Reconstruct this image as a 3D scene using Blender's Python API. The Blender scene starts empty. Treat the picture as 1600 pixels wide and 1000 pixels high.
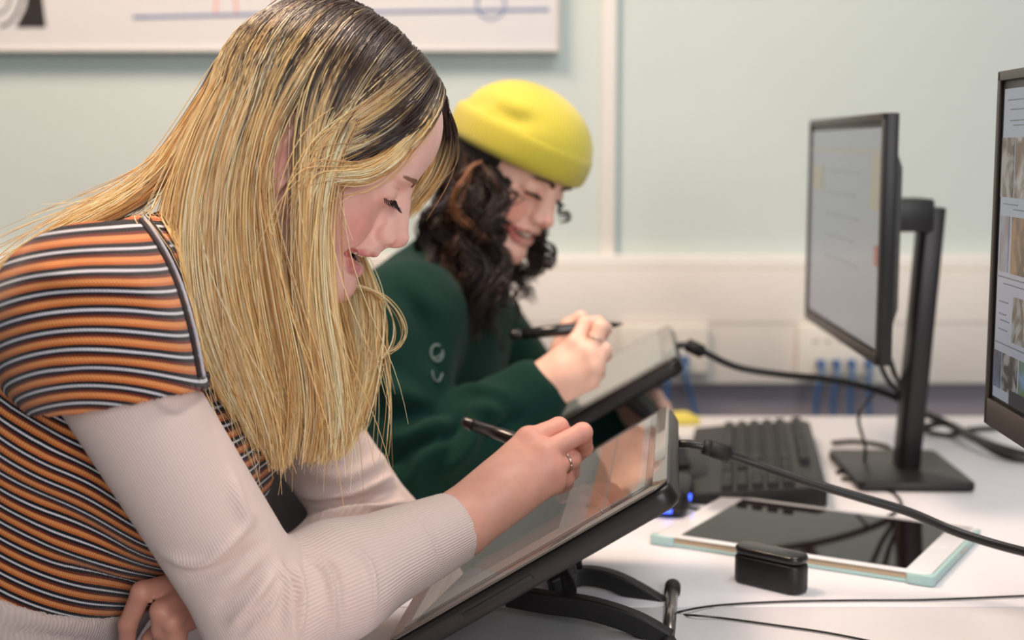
import bpy, bmesh, math, random
import numpy as np
from mathutils import Vector, Matrix

random.seed(7)
RNG = np.random.default_rng(7)
SC = bpy.context.scene
COL = SC.collection

# ------------------------------------------------------------------ camera, world, lamps, exposure
PITCH = math.radians(6.93)
FPX = 1600 * 50 / 36
CAMZ = 1.20
DESK = 0.75
cam_d = bpy.data.cameras.new('camera')
cam_d.lens = 50; cam_d.sensor_width = 36
cam_d.clip_start = 0.05
cam_d.dof.use_dof = True
cam_d.dof.focus_distance = 1.27
cam_d.dof.aperture_fstop = 3.3
cam = bpy.data.objects.new('camera', cam_d)
cam.location = (0, 0, CAMZ)
cam.rotation_euler = (math.pi / 2 - PITCH, 0, 0)
COL.objects.link(cam)
SC.camera = cam

vs = SC.view_settings
vs.view_transform = 'Standard'
vs.look = 'None'
vs.exposure = 0.52
vs.gamma = 1.0
vs.use_curve_mapping = False

w = bpy.data.worlds.new('world'); SC.world = w; w.use_nodes = True
w.node_tree.nodes['Background'].inputs[0].default_value = (0.86, 0.96, 0.97, 1)
w.node_tree.nodes['Background'].inputs[1].default_value = 0.18

def area(name, loc, target, size, power, color, size_y=None):
    l = bpy.data.lights.new(name, 'AREA'); l.energy = power; l.color = color
    l.shape = 'RECTANGLE'; l.size = size; l.size_y = size_y or size
    o = bpy.data.objects.new(name, l); o.location = loc
    o.rotation_euler = (Vector(target) - Vector(loc)).to_track_quat('-Z', 'Y').to_euler()
    COL.objects.link(o); return o
# fluorescent ceiling luminaires and daylight from a window behind the camera
area('ceiling_lamp_warm', (-0.62, 1.62, 2.62), (-0.45, 1.75, 0.9), 0.7, 26, (1.0, 0.74, 0.57), 0.5)
area('ceiling_lamp_desk', (0.55, 1.20, 2.64), (0.45, 1.30, 0.0), 1.2, 12, (1.0, 0.95, 0.93), 0.4)
area('window_light', (0.9, -1.7, 1.9), (-0.1, 1.3, 0.95), 1.5, 30, (0.98, 0.97, 1.0), 1.2)

# ------------------------------------------------------------------ projection helpers (photograph pixel -> place)
_FW = np.array([0, math.cos(PITCH), -math.sin(PITCH)])
_UP = np.array([0, math.sin(PITCH), math.cos(PITCH)])
def _ray(px, py):
    return _FW + (px - 800) / FPX * np.array([1.0, 0, 0]) + (500 - py) / FPX * _UP
def P(px, py, d):
    r = _ray(px, py); return np.array([0, 0, CAMZ]) + r * d / r[1]
def T(px, py, z=DESK):
    r = _ray(px, py); return np.array([0, 0, CAMZ]) + r * (z - CAMZ) / r[2]

# ------------------------------------------------------------------ object helpers
def tag(o, label=None, cat=None, group=None, kind=None):
    if label: o['label'] = label
    if cat: o['category'] = cat
    if group: o['group'] = group
    if kind: o['kind'] = kind
    return o
def empty(name, loc=(0, 0, 0), rz=0.0):
    o = bpy.data.objects.new(name, None); o.location = loc; o.rotation_euler = (0, 0, rz)
    o.empty_display_size = 0.05
    COL.objects.link(o); return o
def link(name, me, mat=None, parent=None, smooth=True, loc=None, rot=None):
    o = bpy.data.objects.new(name, me); COL.objects.link(o)
    if mat is not None and not me.materials: me.materials.append(mat)
    if parent is not None: o.parent = parent
    if smooth and len(me.polygons):
        me.polygons.foreach_set('use_smooth', [True] * len(me.polygons))
    if loc is not None: o.location = loc
    if rot is not None: o.rotation_euler = rot
    return o
def mesh_np(name, V, F):
    me = bpy.data.meshes.new(name)
    V = np.asarray(V, dtype=np.float64)
    if isinstance(F, list) and len({len(f) for f in F}) == 1: F = np.array(F)
    if isinstance(F, np.ndarray) and F.ndim == 2:
        n, k = F.shape
        me.vertices.add(len(V)); me.vertices.foreach_set('co', V.ravel())
        me.loops.add(n * k); me.loops.foreach_set('vertex_index', F.ravel().astype(np.int32))
        me.polygons.add(n); me.polygons.foreach_set('loop_start', np.arange(0, n * k, k, dtype=np.int32))
        me.update(calc_edges=True); me.validate()
    else:
        me.from_pydata([tuple(v) for v in V], [], [tuple(f) for f in F])
    return me
class MB:
    """collects boxes, prisms and tubes into one bmesh"""
    def __init__(s): s.bm = bmesh.new()
    def box(s, c, size, bev=0.0, seg=2, rot=None):
        r = bmesh.ops.create_cube(s.bm, size=1.0); vs_ = r['verts']
        bmesh.ops.scale(s.bm, vec=size, verts=vs_)
        if bev > 0:
            es = list({e for v in vs_ for e in v.link_edges})
            g = bmesh.ops.bevel(s.bm, geom=es, offset=bev, segments=seg, profile=0.5, affect='EDGES')
            vs_ = list({v for f in g['faces'] for v in f.verts} | {v for v in vs_ if v.is_valid})
        if rot is not None: bmesh.ops.rotate(s.bm, cent=(0, 0, 0), matrix=rot, verts=vs_)
        bmesh.ops.translate(s.bm, vec=c, verts=vs_); return s
    def prism(s, pts, z0, z1, bev=0.0, seg=2, M=None):
        vs_ = [s.bm.verts.new((x, y, z0)) for x, y in pts]
        f = s.bm.faces.new(vs_)
        r = bmesh.ops.extrude_face_region(s.bm, geom=[f])
        top = [v for v in r['geom'] if isinstance(v, bmesh.types.BMVert)]
        bmesh.ops.translate(s.bm, vec=(0, 0, z1 - z0), verts=top)
        al = vs_ + top
        fs = list({ff for v in al for ff in v.link_faces})
        bmesh.ops.recalc_face_normals(s.bm, faces=fs)
        if bev > 0:
            caps = [ff for ff in fs if abs(ff.normal.z) > .9]
            es = list({e for ff in caps for e in ff.edges})
            g = bmesh.ops.bevel(s.bm, geom=es, offset=bev, segments=seg, profile=0.5, affect='EDGES')
            al = list({v for v in al if v.is_valid} | {v for ff in g['faces'] for v in ff.verts})
        if M is not None: bmesh.ops.transform(s.bm, matrix=M, verts=al)
        return s
    def tube(s, pts, rad, n=8, res=0, caps=True):
        V, F = tube_np(pts, rad, n, res, caps)
        vs_ = [s.bm.verts.new(v) for v in V]
        for f in F:
            try: s.bm.faces.new([vs_[i] for i in f])
            except ValueError: pass
        return s
    def mesh(s, name):
        me = bpy.data.meshes.new(name); s.bm.to_mesh(me); s.bm.free(); return me
    def build(s, name, mat, parent=None, smooth=False, **k):
        o = link(name, s.mesh(name), mat, parent, smooth, **k)
        if not smooth: auto_smooth(o)
        return o
def auto_smooth(o, ang=40):
    me = o.data
    me.polygons.foreach_set('use_smooth', [True] * len(me.polygons))
    try: me.set_sharp_from_angle(angle=math.radians(ang))
    except Exception: pass
def rrect(w_, h_, r, n=6):
    out = []
    for cx, cy, a0 in ((w_/2-r, h_/2-r, 0), (-w_/2+r, h_/2-r, 90), (-w_/2+r, -h_/2+r, 180), (w_/2-r, -h_/2+r, 270)):
        for i in range(n + 1):
            a = math.radians(a0 + 90 * i / n); out.append((cx + r * math.cos(a), cy + r * math.sin(a)))
    return out
def catmull(pts, res):
    p = np.asarray(pts, float)
    if res <= 1 or len(p) < 3:
        if res > 1:
            t = np.linspace(0, 1, res + 1)[:, None]; return p[0] * (1 - t) + p[1] * t
        return p
    q = np.vstack([2 * p[0] - p[1], p, 2 * p[-1] - p[-2]])
    out = []
    t = np.linspace(0, 1, res, endpoint=False)[:, None]
    for i in range(1, len(q) - 2):
        a, b, c, d = q[i-1], q[i], q[i+1], q[i+2]
        out.append(.5 * (2*b + (c-a)*t + (2*a-5*b+4*c-d)*t*t + (-a+3*b-3*c+d)*t**3))
    out.append(p[-1:]); return np.vstack(out)
def tube_np(pts, rad, n=8, res=0, caps=True):
    p = catmull(pts, res) if res else np.asarray(pts, float)
    m = len(p)
    r = np.interp(np.linspace(0, 1, m), np.linspace(0, 1, len(np.atleast_1d(rad))), np.atleast_1d(rad)) if np.ndim(rad) else np.full(m, rad)
    t = np.gradient(p, axis=0); t /= np.linalg.norm(t, axis=1)[:, None] + 1e-12
    u = np.cross(t[0], [0, 0, 1.0]);
    if np.linalg.norm(u) < 1e-3: u = np.cross(t[0], [0, 1.0, 0])
    u /= np.linalg.norm(u)
    V = []
    for i in range(m):
        u = u - t[i] * (u @ t[i]); u /= np.linalg.norm(u) + 1e-12
        v = np.cross(t[i], u)
        a = np.arange(n) * 2 * math.pi / n
        V.append(p[i] + r[i] * (np.cos(a)[:, None] * u + np.sin(a)[:, None] * v))
    V = np.vstack(V)
    F = []
    for i in range(m - 1):
        for j in range(n):
            F.append((i*n + j, i*n + (j+1) % n, (i+1)*n + (j+1) % n, (i+1)*n + j))
    if caps:
        F.append(tuple(range(n))[::-1]); F.append(tuple((m-1)*n + j for j in range(n)))
    return V, F
def tube_obj(name, pts, rad, mat, parent=None, n=10, res=8):
    V, F = tube_np(pts, rad, n, res)
    me = bpy.data.meshes.new(name); me.from_pydata([tuple(v) for v in V], [], F)
    return link(name, me, mat, parent, True)
def lathe(prof, n=24):
    V = []; F = []
    for r, z in prof:
        for j in range(n):
            a = 2 * math.pi * j / n; V.append((r * math.cos(a), r * math.sin(a), z))
    for i in range(len(prof) - 1):
        for j in range(n): F.append((i*n+j, i*n+(j+1) % n, (i+1)*n+(j+1) % n, (i+1)*n+j))
    F.append(tuple(range(n))[::-1]); F.append(tuple((len(prof)-1)*n + j for j in range(n)))
    me = bpy.data.meshes.new('lathe'); me.from_pydata(V, [], F); return me

# ------------------------------------------------------------------ materials
def srgb(r, g, b):
    f = lambda c: (c/255/12.92 if c/255 <= .04045 else ((c/255 + .055)/1.055)**2.4)
    return (f(r), f(g), f(b), 1)
def mat(name, col, rough=0.5, metal=0.0, var=0.0, scale=40.0, bump=0.0, bscale=200.0, emit=None, estr=0.0, coat=0.0, spec=0.5, **k):
    m = bpy.data.materials.new(name); m.use_nodes = True
    nt = m.node_tree; b = nt.nodes['Principled BSDF']
    b.inputs['Roughness'].default_value = rough; b.inputs['Metallic'].default_value = metal
    b.inputs['Specular IOR Level'].default_value = spec
    b.inputs['Coat Weight'].default_value = coat; b.inputs['Coat Roughness'].default_value = 0.03
    tc = nt.nodes.new('ShaderNodeTexCoord')
    if var > 0:
        nz = nt.nodes.new('ShaderNodeTexNoise'); nz.inputs['Scale'].default_value = scale
        nz.inputs['Detail'].default_value = 4
        nt.links.new(tc.outputs['Object'], nz.inputs['Vector'])
        rp = nt.nodes.new('ShaderNodeValToRGB')
        lo = [max(0, c * (1 - var)) for c in col[:3]]; hi = [min(1, c * (1 + var)) for c in col[:3]]
        rp.color_ramp.elements[0].color = (*lo, 1); rp.color_ramp.elements[1].color = (*hi, 1)
        rp.color_ramp.elements[0].position = .3; rp.color_ramp.elements[1].position = .7
        nt.links.new(nz.outputs['Fac'], rp.inputs['Fac']); nt.links.new(rp.outputs['Color'], b.inputs['Base Color'])
    else:
        b.inputs['Base Color'].default_value = col
    if bump > 0:
        nb = nt.nodes.new('ShaderNodeTexNoise'); nb.inputs['Scale'].default_value = bscale; nb.inputs['Detail'].default_value = 3
        nt.links.new(tc.outputs['Object'], nb.inputs['Vector'])
        bp = nt.nodes.new('ShaderNodeBump'); bp.inputs['Strength'].default_value = bump; bp.inputs['Distance'].default_value = 0.001
        nt.links.new(nb.outputs['Fac'], bp.inputs['Height']); nt.links.new(bp.outputs['Normal'], b.inputs['Normal'])
    if emit is not None:
        b.inputs['Emission Color'].default_value = emit; b.inputs['Emission Strength'].default_value = estr
    for kk, v in k.items(): b.inputs[kk].default_value = v
    return m
# ================================================================== THE SETTING
M_wall = mat('wall_paint_mint', srgb(208, 219, 214), 0.75, var=0.02, scale=3, bump=0.05, bscale=300)
M_wall_low = mat('wall_shade_grey', srgb(150, 142, 150), 0.8, var=0.03, scale=5)  # grey-lilac: the shade below the trunking, put into the colour
M_trunk = mat('cream_plastic', srgb(232, 226, 218), 0.45, var=0.015, scale=8)
M_rail = mat('white_rail', srgb(240, 237, 230), 0.4, var=0.01)
M_floor = mat('grey_carpet', srgb(70, 72, 80), 0.95, var=0.2, scale=300, bump=0.5, bscale=600)
M_ceil = mat('ceiling_tile', srgb(235, 235, 230), 0.9, var=0.03, scale=60)
YW = 2.75
def struct(o, kind='structure'): o['kind'] = kind; return o
struct(MB().box((0, 0.3, -0.01), (7.0, 6.0, 0.02)).build('floor', M_floor))
struct(MB().box((0, 0.3, 2.71), (7.0, 6.0, 0.02)).build('ceiling', M_ceil))
struct(MB().box((0, YW + 0.05, 1.35), (7.0, 0.1, 2.70)).build('wall_back', M_wall))
# flat cover strip over the wall-panel joint, then the horizontal rail and the cable trunking under it
jx = P(962, 200, YW)[0]
struct(MB().box((jx - 0.014, YW - 0.004, 1.84), (0.030, 0.008, 1.7), 0.002).build('trim_1', M_rail))
M_joint = mat('joint_grey', srgb(150, 172, 172), 0.7, var=0.02)
struct(MB().box((jx + 0.0055, YW - 0.002, 1.84), (0.009, 0.004, 1.7)).build('trim_2', M_joint))
zr = P(1000, 408, YW)[2]; zb = P(1000, 600, YW - .05)[2]
struct(MB().box((0, YW - 0.014, zr), (7.0, 0.028, 0.026), 0.004).build('trim_3', M_rail))
struct(MB().box((0, YW - 0.02, (zr + zb) / 2 - 0.008), (7.0, 0.040, zr - zb - 0.012), 0.004).build('wall_trunking', M_trunk))
struct(MB().box((0, YW - 0.040, zb + 0.118), (7.0, 0.002, 0.003)).build('trim_4', mat('trunk_seam', srgb(196, 190, 184), 0.6, var=0.01)))
struct(MB().box((0, YW - 0.004, 0.38), (7.0, 0.010, 0.76)).build('wall_low_shade', M_wall_low))  # sheet on the lower wall, coloured as the shadow under the trunking

# ---------------------------------------------------------------- whiteboard
M_white = mat('board_white', srgb(236, 235, 234), 0.35, var=0.01, scale=4)
M_frame = mat('board_edge', srgb(206, 204, 200), 0.4, var=0.03)
M_inkb = mat('ink_blue', srgb(110, 128, 168), 0.6, var=0.06)
M_inkr = mat('ink_red', srgb(236, 150, 140), 0.6, var=0.06)
M_inkk = mat('ink_black', srgb(38, 34, 32), 0.6, var=0.1)
wb = empty('whiteboard', (-1.0, YW - 0.03, 1.8))
tag(wb, 'white wall board with blue line and loop drawings above the blonde woman', 'whiteboard')
xr = P(872, 70, YW - .03)[0]; zlo = P(872, 73, YW - .03)[2]; zlo2 = P(0, 82, YW - .03)[2]
def wloc(px, py, y=YW - .034):
    p = P(px, py, y); return (p[0] + 1.0, p[1] - (YW - .03), p[2] - 1.8)
bx0, bx1 = -1.9 + 1.0, xr + 1.0
bz0, bz1 = (zlo + zlo2) / 2 - 1.8, 0.75
MB().box(((bx0 + bx1) / 2, 0.008, (bz0 + bz1) / 2), (bx1 - bx0, 0.024, bz1 - bz0), 0.003).build('board_panel', M_white, wb)
MB().box(((bx0 + bx1) / 2, 0.006, bz0 - 0.002), (bx1 - bx0 + .006, 0.032, 0.005), 0.001).build('frame_rail', M_frame, wb)
MB().box((bx1 + .001, 0.006, (bz0 + bz1) / 2), (0.005, 0.032, bz1 - bz0), 0.001).build('frame_rail', M_frame, wb)
def stroke(name, pts, r, m):
    q = [Vector(wloc(a, b)) for a, b in pts]
    o = tube_obj(name, [(v.x, -0.0045, v.z) for v in q], r, m, wb, 6, 6)
    o.scale = (1, .25, 1); o.location = (0, -0.0035, 0); return o
stroke('blue_line', [(208, 27), (420, 22), (640, 18), (858, 15)], 0.0035, M_inkb)
stroke('blue_loop', [(748, -6), (745, 8), (750, 22), (766, 30), (782, 24), (789, 10), (786, -6)], 0.0024, M_inkb)
stroke('red_arch', [(338, -12), (338, 10), (338, 22), (352, 25), (368, 22), (369, 8), (366, -12)], 0.0022, M_inkr)
stroke('red_arch', [(428, -12), (429, 4), (431, 14)], 0.0022, M_inkr)
stroke('black_curve', [(0, 42), (14, 36), (26, 20), (33, 2), (36, -12)], 0.0028, M_inkk)
stroke('black_curve', [(-6, 22), (6, 18), (14, 6), (17, -10)], 0.0018, M_inkk)
bl = [wloc(a, b) for a, b in ((25, 43), (72, 43), (67, 0), (62, -30), (48, -30), (40, 12))]
me = bpy.data.meshes.new('black_shape')
n_ = len(bl)
me.from_pydata([(a, -0.0042, c) for a, b, c in bl] + [(a, -0.0052, c) for a, b, c in bl], [],
               [tuple(range(n_)), tuple(range(n_, 2*n_))[::-1]] + [(i, (i+1) % n_, n_ + (i+1) % n_, n_ + i) for i in range(n_)])
link('black_shape', me, M_inkk, wb, False)

# ---------------------------------------------------------------- sockets on the trunking, network leads
M_sock = mat('socket_cream', srgb(236, 230, 218), 0.35, var=0.01)
M_slot = mat('socket_slot', srgb(90, 84, 80), 0.6, var=0.05)
M_blue = mat('blue_cable', srgb(52, 98, 150), 0.45, var=0.08)
M_grey_print = mat('label_print', srgb(150, 146, 142), 0.6, var=0.05)
YT = YW - .04
def socket(px0, px1, py0, py1, label, ports, print_=True):
    a = P(px0, py0, YT - .01); b = P(px1, py1, YT - .01)
    c = (a + b) / 2; w_, h_ = abs(b[0] - a[0]), abs(a[2] - b[2])
    o = empty('socket_plate', (c[0], YT, c[2]))
    tag(o, label, 'socket', 'outlet plates on the trunking')
    MB().box((0, -0.010, 0), (w_, 0.020, h_), 0.005, 3).build('plate', M_sock, o)
    for px, py in ports:
        p = P(px, py, YT - .02)
        MB().box((p[0] - c[0], -0.0205, p[2] - c[2]), (0.014, 0.006, 0.012), 0.001).build('port', M_slot, o)
    if print_:
        for i in range(5):
            MB().box((-w_*.28 + i * w_*.16, -0.0203, h_*.18), (w_*.07, 0.001, 0.004)).build('printed_mark', M_grey_print, o)
    return o
socket(1246, 1366, 506, 588, 'cream network outlet plate with four blue leads behind the tilted monitor', [(1282, 566), (1306, 566), (1330, 566), (1357, 566)])
socket(968, 1106, 506, 584, 'cream double outlet plate behind the upper edge of the far pen display', [(1045, 560), (1070, 560)], False)
socket(786, 842, 532, 586, 'cream single outlet plate behind the raised pen of the curly-haired woman', [(826, 560)], False)
def lead(pts, label):
    q = [P(a, b, d) for a, b, d in pts]
    o = empty('network_cable', tuple(q[-1])); tag(o, label, 'cable', 'blue network leads plugged into the trunking')
    l = [x - q[-1] for x in q]
    tube_obj('lead', l, 0.0042, M_blue, o, 8, 8)
    MB().box(tuple(l[0] + np.array([0, -0.004, -0.002])), (0.013, 0.026, 0.014), 0.002).build('plug', M_blue, o)
for i, x in enumerate((1282, 1306, 1330, 1357)):
    lead([(x, 566, YT - .03), (x + 3, 570, YT - .05), (x + 1, 590, YT - .06), (x - 6 + 2*i, 620, YT - .055), (x - 8 + 3*i, 655, YT - .05), (x - 10, 720, YT - .05)],
         ['leftmost of four blue network leads in the plate behind the tilted monitor', 'second from left of four blue network leads behind the tilted monitor',
          'third from left of four blue network leads behind the tilted monitor', 'rightmost of four blue network leads, beside the tilted monitor'][i])
lead([(1045, 560, YT - .03), (1046, 568, YT - .05), (1043, 600, YT - .06), (1040, 660, YT - .05), (1038, 720, YT - .05)], 'blue network lead hanging just behind the top of the far pen display')
lead([(1070, 560, YT - .03), (1071, 568, YT - .05), (1072, 590, YT - .06), (1082, 625, YT - .05), (1096, 680, YT - .05)], 'blue network lead bending right as it drops, near the far pen display')

# ---------------------------------------------------------------- desks
M_desk = mat('desk_white_laminate', srgb(232, 229, 232), 0.38, var=0.012, scale=6, bump=0.02, bscale=400)
M_edge = mat('desk_edge', srgb(200, 196, 196), 0.5, var=0.02)
M_leg = mat('desk_leg_steel', srgb(120, 122, 126), 0.4, 0.6, var=0.05)
def desk(y0, y1, x0, x1, label):
    o = empty('desk', ((x0+x1)/2, (y0+y1)/2, 0)); tag(o, label, 'desk', 'white desks pushed together')
    w_, h_ = x1 - x0, y1 - y0
    MB().box((0, 0, DESK - 0.0125), (w_, h_ - 0.002, 0.025), 0.0015).build('desk_top', M_desk, o)
    for sx in (-1, 1):
        for sy in (-1, 1):
            MB().box((sx*(w_/2 - .05), sy*(h_/2 - .05), (DESK - .025)/2), (.04, .04, DESK - .025), .004).build('leg', M_leg, o)
YS = T(1400, 948)[1]
desk(YS - 1.25, YS, -0.285, 0.95, 'white desk the blonde woman leans on, nearer of the two')
desk(YS, T(1200, 650)[1], -0.165, 0.95, 'white desk the woman in the yellow beanie leans on, nearer the wall')

# ---------------------------------------------------------------- monitors
M_blk = mat('black_plastic', srgb(26, 24, 25), 0.42, var=0.06, scale=60, bump=0.03, bscale=900)
M_blk2 = mat('charcoal_metal', srgb(38, 35, 35), 0.38, 0.3, var=0.05, scale=80)
M_bez = mat('bezel_grey', srgb(58, 52, 49), 0.4, 0.1, var=0.05)
M_scr_grey = mat('screen_grey', srgb(24, 24, 26), 0.22, emit=srgb(150, 152, 158), estr=0.36)
M_scr_page = mat('screen_page', srgb(30, 30, 32), 0.22, emit=srgb(150, 156, 168), estr=0.42)
def screen_mat(name, a, b, s=14, e=0.32):
    m = mat(name, (.02, .02, .02, 1), 0.3); nt = m.node_tree; bs = nt.nodes['Principled BSDF']
    tc = nt.nodes.new('ShaderNodeTexCoord'); nz = nt.nodes.new('ShaderNodeTexNoise'); nz.inputs['Scale'].default_value = s
    nz.inputs['Distortion'].default_value = 1.2
    rp = nt.nodes.new('ShaderNodeValToRGB'); rp.color_ramp.elements[0].color = a; rp.color_ramp.elements[1].color = b
    rp.color_ramp.elements[0].position = .42; rp.color_ramp.elements[1].position = .6
    nt.links.new(tc.outputs['Object'], nz.inputs['Vector']); nt.links.new(nz.outputs['Fac'], rp.inputs['Fac'])
    nt.links.new(rp.outputs['Color'], bs.inputs['Emission Color']); bs.inputs['Emission Strength'].default_value = e
    return m
def quad(name, y0, y1, z0, z1, x, m, parent, t=0.0006):
    return MB().box((x, (y0+y1)/2, (z0+z1)/2), (t, abs(y1-y0), abs(z1-z0))).build(name, m, parent)
def monitor(loc, rz, w_, h_, label, lean=0.0, bot=0.016):
    """screen faces local -x; width along local y; origin on the desk under the pole"""
    o = empty('monitor', loc, rz); tag(o, label, 'monitor', 'desktop monitors on pole stands')
    return o
def mon_body(o, w_, h_, zc, xs, bot, pole_top, pole_lean=0.0, rot=0.0):
    # housing: thin panel with a tapering back
    p = [(-w_/2, -h_/2), (w_/2, -h_/2), (w_/2, h_/2), (-w_/2, h_/2)]
    c = np.array([xs, 0, zc])
    body = MB()
    body.box((xs + .008, 0, zc), (.016, w_, h_), .002)
    body.build('housing', M_blk, o)
    bk = MB(); V = [(xs+.016, -w_*.44, zc-h_*.42), (xs+.016, w_*.44, zc-h_*.42), (xs+.016, w_*.44, zc+h_*.40), (xs+.016, -w_*.44, zc+h_*.40),
         (xs+.040, -w_*.34, zc-h_*.30), (xs+.040, w_*.34, zc-h_*.30), (xs+.040, w_*.34, zc+h_*.28), (xs+.040, -w_*.34, zc+h_*.28)]
    me = bpy.data.meshes.new('back_cover'); me.from_pydata(V, [], [(3,2,1,0), (4,5,6,7), (0,1,5,4), (1,2,6,5), (2,3,7,6), (3,0,4,7)])
    link('back_cover', me, M_blk, o, False)
    bz = MB(); b = .009
    bz.box((xs - .0015, 0, zc + h_/2 - b/2), (.003, w_, b), .0008)
    bz.box((xs - .0015, 0, zc - h_/2 + bot/2), (.003, w_, bot), .0008)
    bz.box((xs - .0015, -w_/2 + b/2, zc), (.003, b, h_ - .002), .0008)
    bz.box((xs - .0015, w_/2 - b/2, zc), (.003, b, h_ - .002), .0008)
    bz.build('bezel', M_bez, o)
    # pole, arm, hinge, base
    px = xs + .118
    pl = MB().prism(rrect(.030, .046, .006, 3), 0.012, pole_top, .002).build('pole', M_blk2, o); pl.location = (px - .020, 0, 0); pl.rotation_euler = (0, math.radians(3.6), 0)
    MB().box(((xs + .04 + px) / 2 - .004, 0, zc + .02), (px - xs - .036, .075, .044), .004).build('arm', M_blk, o)
    bs = MB().prism(rrect(.155, .21, .012, 4), 0.0005, 0.013, .003).build('base', M_blk2, o); bs.location = (px - .03, 0, 0)
zt, zbm = 1.238, 0.938
def scr(o, w_, h_, zc, xs, bot, m):
    b = .017
    z0, z1 = zc - h_/2 + bot + .004, zc + h_/2 - b
    return quad('screen', -w_/2 + b, w_/2 - b, z0, z1, xs - .0004, m, o), z0, z1
# tilted far monitor
mA = P(1385, 176, 1.69); mB = P(1268, 183, 2.175)
w2 = math.hypot(*(mB - mA)[:2]); ang = math.atan2((mB - mA)[1], (mB - mA)[0]) - math.pi/2
mc = (mA + mB) / 2; h2 = mA[2] - P(1396, 572, 1.69)[2]
zc2 = (mA[2] + P(1396, 572, 1.69)[2]) / 2 - DESK
M2 = monitor((mc[0], mc[1], DESK), ang, w2, h2, 'black monitor on a slanted-looking pole stand showing a pale grey page, near the wall')
mon_body(M2, w2, h2, zc2, 0.0, .014, P(1445, 322, 1.93)[2] - DESK)
s2, sz0, sz1 = scr(M2, w2, h2, zc2, 0.0, .014, M_scr_grey)
M_beige = mat('screen_beige', srgb(30, 30, 30), .3, emit=srgb(170, 160, 138), estr=0.375)
M_red = mat('screen_red', srgb(30, 30, 30), .3, emit=srgb(170, 90, 80), estr=0.35)
M_inkscr = mat('screen_ink', srgb(30, 30, 30), .3, emit=srgb(142, 143, 148), estr=0.35)
ww = w2/2 - .018
quad('browser_bar', -ww, ww, sz1 - .030, sz1 - .026, -.0010, M_beige, s2)
quad('side_column', -ww, -ww + .05, sz1 - .10, sz1 - .032, -.0010, M_beige, s2)
quad('side_column', ww - .09, ww - .01, sz1 - .085, sz1 - .05, -.0010, M_beige, s2)
quad('red_note', -ww, -ww + .02, sz0 + .10, sz0 + .125, -.0010, M_red, s2)
for i in range(5): quad('text_line', -ww + .12 + .02*(i % 2), ww - .12, sz1 - .055 - .03*i, sz1 - .057 - .03*i, -.0010, M_inkscr, s2)
# near monitor, cut by the frame's edge
nA = P(1533, 112, 1.36); nZ = P(1518, 660, 1.36)[2]
h1 = nA[2] - nZ; w1 = 0.50
M1 = monitor((nA[0] - .002 + .012, nA[1] - w1/2, DESK), math.radians(-2.0), w1, h1, 'dark monitor at the picture edge showing a grid of craft photographs')
zc1 = (nA[2] + nZ) / 2 - DESK
mon_body(M1, w1, h1, zc1, 0.0, .026, zc1 + .10)
s1, tz0, tz1 = scr(M1, w1, h1, zc1, 0.0, .026, M_scr_page)
wi = w1/2 - .0175
br = srgb(96, 76, 58); wt = srgb(170, 165, 158)
PM = [screen_mat('photo_fossil', br, wt, 30), screen_mat('photo_shell', srgb(110, 84, 62), srgb(185, 180, 175), 34), screen_mat('photo_pendant', srgb(140, 120, 130), srgb(160, 160, 170), 24),
      screen_mat('photo_lamp', srgb(84, 62, 44), srgb(160, 120, 80), 28), screen_mat('photo_beetle', srgb(160, 160, 162), srgb(96, 84, 60), 40),
      screen_mat('photo_blue', srgb(52, 60, 74), srgb(96, 110, 140), 22), screen_mat('photo_ink', srgb(46, 44, 46), srgb(150, 146, 144), 40), screen_mat('photo_green', srgb(120, 150, 190), srgb(84, 112, 70), 26)]
M_inkscr2 = mat('screen_ink_dark', srgb(30, 30, 30), .3, emit=srgb(104, 106, 114), estr=0.35)
hs = tz1 - tz0
rows = [(.155, .345, [(0, .035, 0), (.04, .085, 1), (.09, .15, 3), (.155, .2, 0)]), (.405, .585, [(.004, .03, 2), (.038, .085, 3), (.09, .15, 4), (.155, .2, 1)]),
        (.655, .80, [(.05, .10, 4), (.108, .16, 6)]), (.845, .965, [(0, .022, 5), (.026, .07, 6), (.075, .13, 7), (.135, .2, 5)])]
for a, b, cells in rows:
    for c0, c1, k in cells:
        quad('page_photo', wi - c1, wi - c0, tz1 - a*hs, tz1 - b*hs, -.0010, PM[k], s1)
for z, c0, c1 in ((.035, .01, .2), (.065, .02, .12), (.10, .02, .06), (.115, .03, .2), (.365, .01, .05), (.38, .04, .09), (.60, .0, .08), (.62, .02, .14), (.68, .01, .035), (.72, .01, .03), (.74, .015, .04), (.77, .01, .035), (.815, .0, .1)):
    quad('text_line', wi - c1, wi - c0, tz1 - z*hs, tz1 - (z + .0035)*hs, -.0010, M_inkscr2, s1)
M_task = mat('screen_task', srgb(14, 14, 18), .3, emit=srgb(40, 44, 54), estr=0.35)
quad('task_bar', -wi, wi - .05, tz0, tz0 + .014, -.0011, M_task, s1)

# ---------------------------------------------------------------- pen displays on stands
M_glass = mat('display_glass', srgb(16, 16, 18), 0.05, spec=0.6, emit=srgb(150, 140, 132), estr=0.10)
M_shell = mat('display_shell', srgb(30, 26, 25), 0.35, 0.2, var=0.06, scale=90)
M_face = mat('display_face', srgb(84, 76, 70), 0.12, var=0.03, coat=0.5)
M_img_a = mat('display_image_pale', srgb(30, 29, 28), 0.05, emit=srgb(178, 168, 158), estr=0.20)
M_refl_teal = mat('display_reflection_teal', srgb(20, 24, 24), 0.05, emit=srgb(60, 84, 84), estr=0.16)  # dark teal reflection in the glass, painted on as a patch
M_refl_rose = mat('display_reflection_rose', srgb(34, 26, 22), 0.05, emit=srgb(176, 118, 88), estr=0.34)  # orange-brown reflection in the glass, painted on and given glow
M_img_p = mat('display_image_page', srgb(58, 56, 52), 0.10, emit=srgb(170, 163, 148), estr=0.26)
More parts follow.
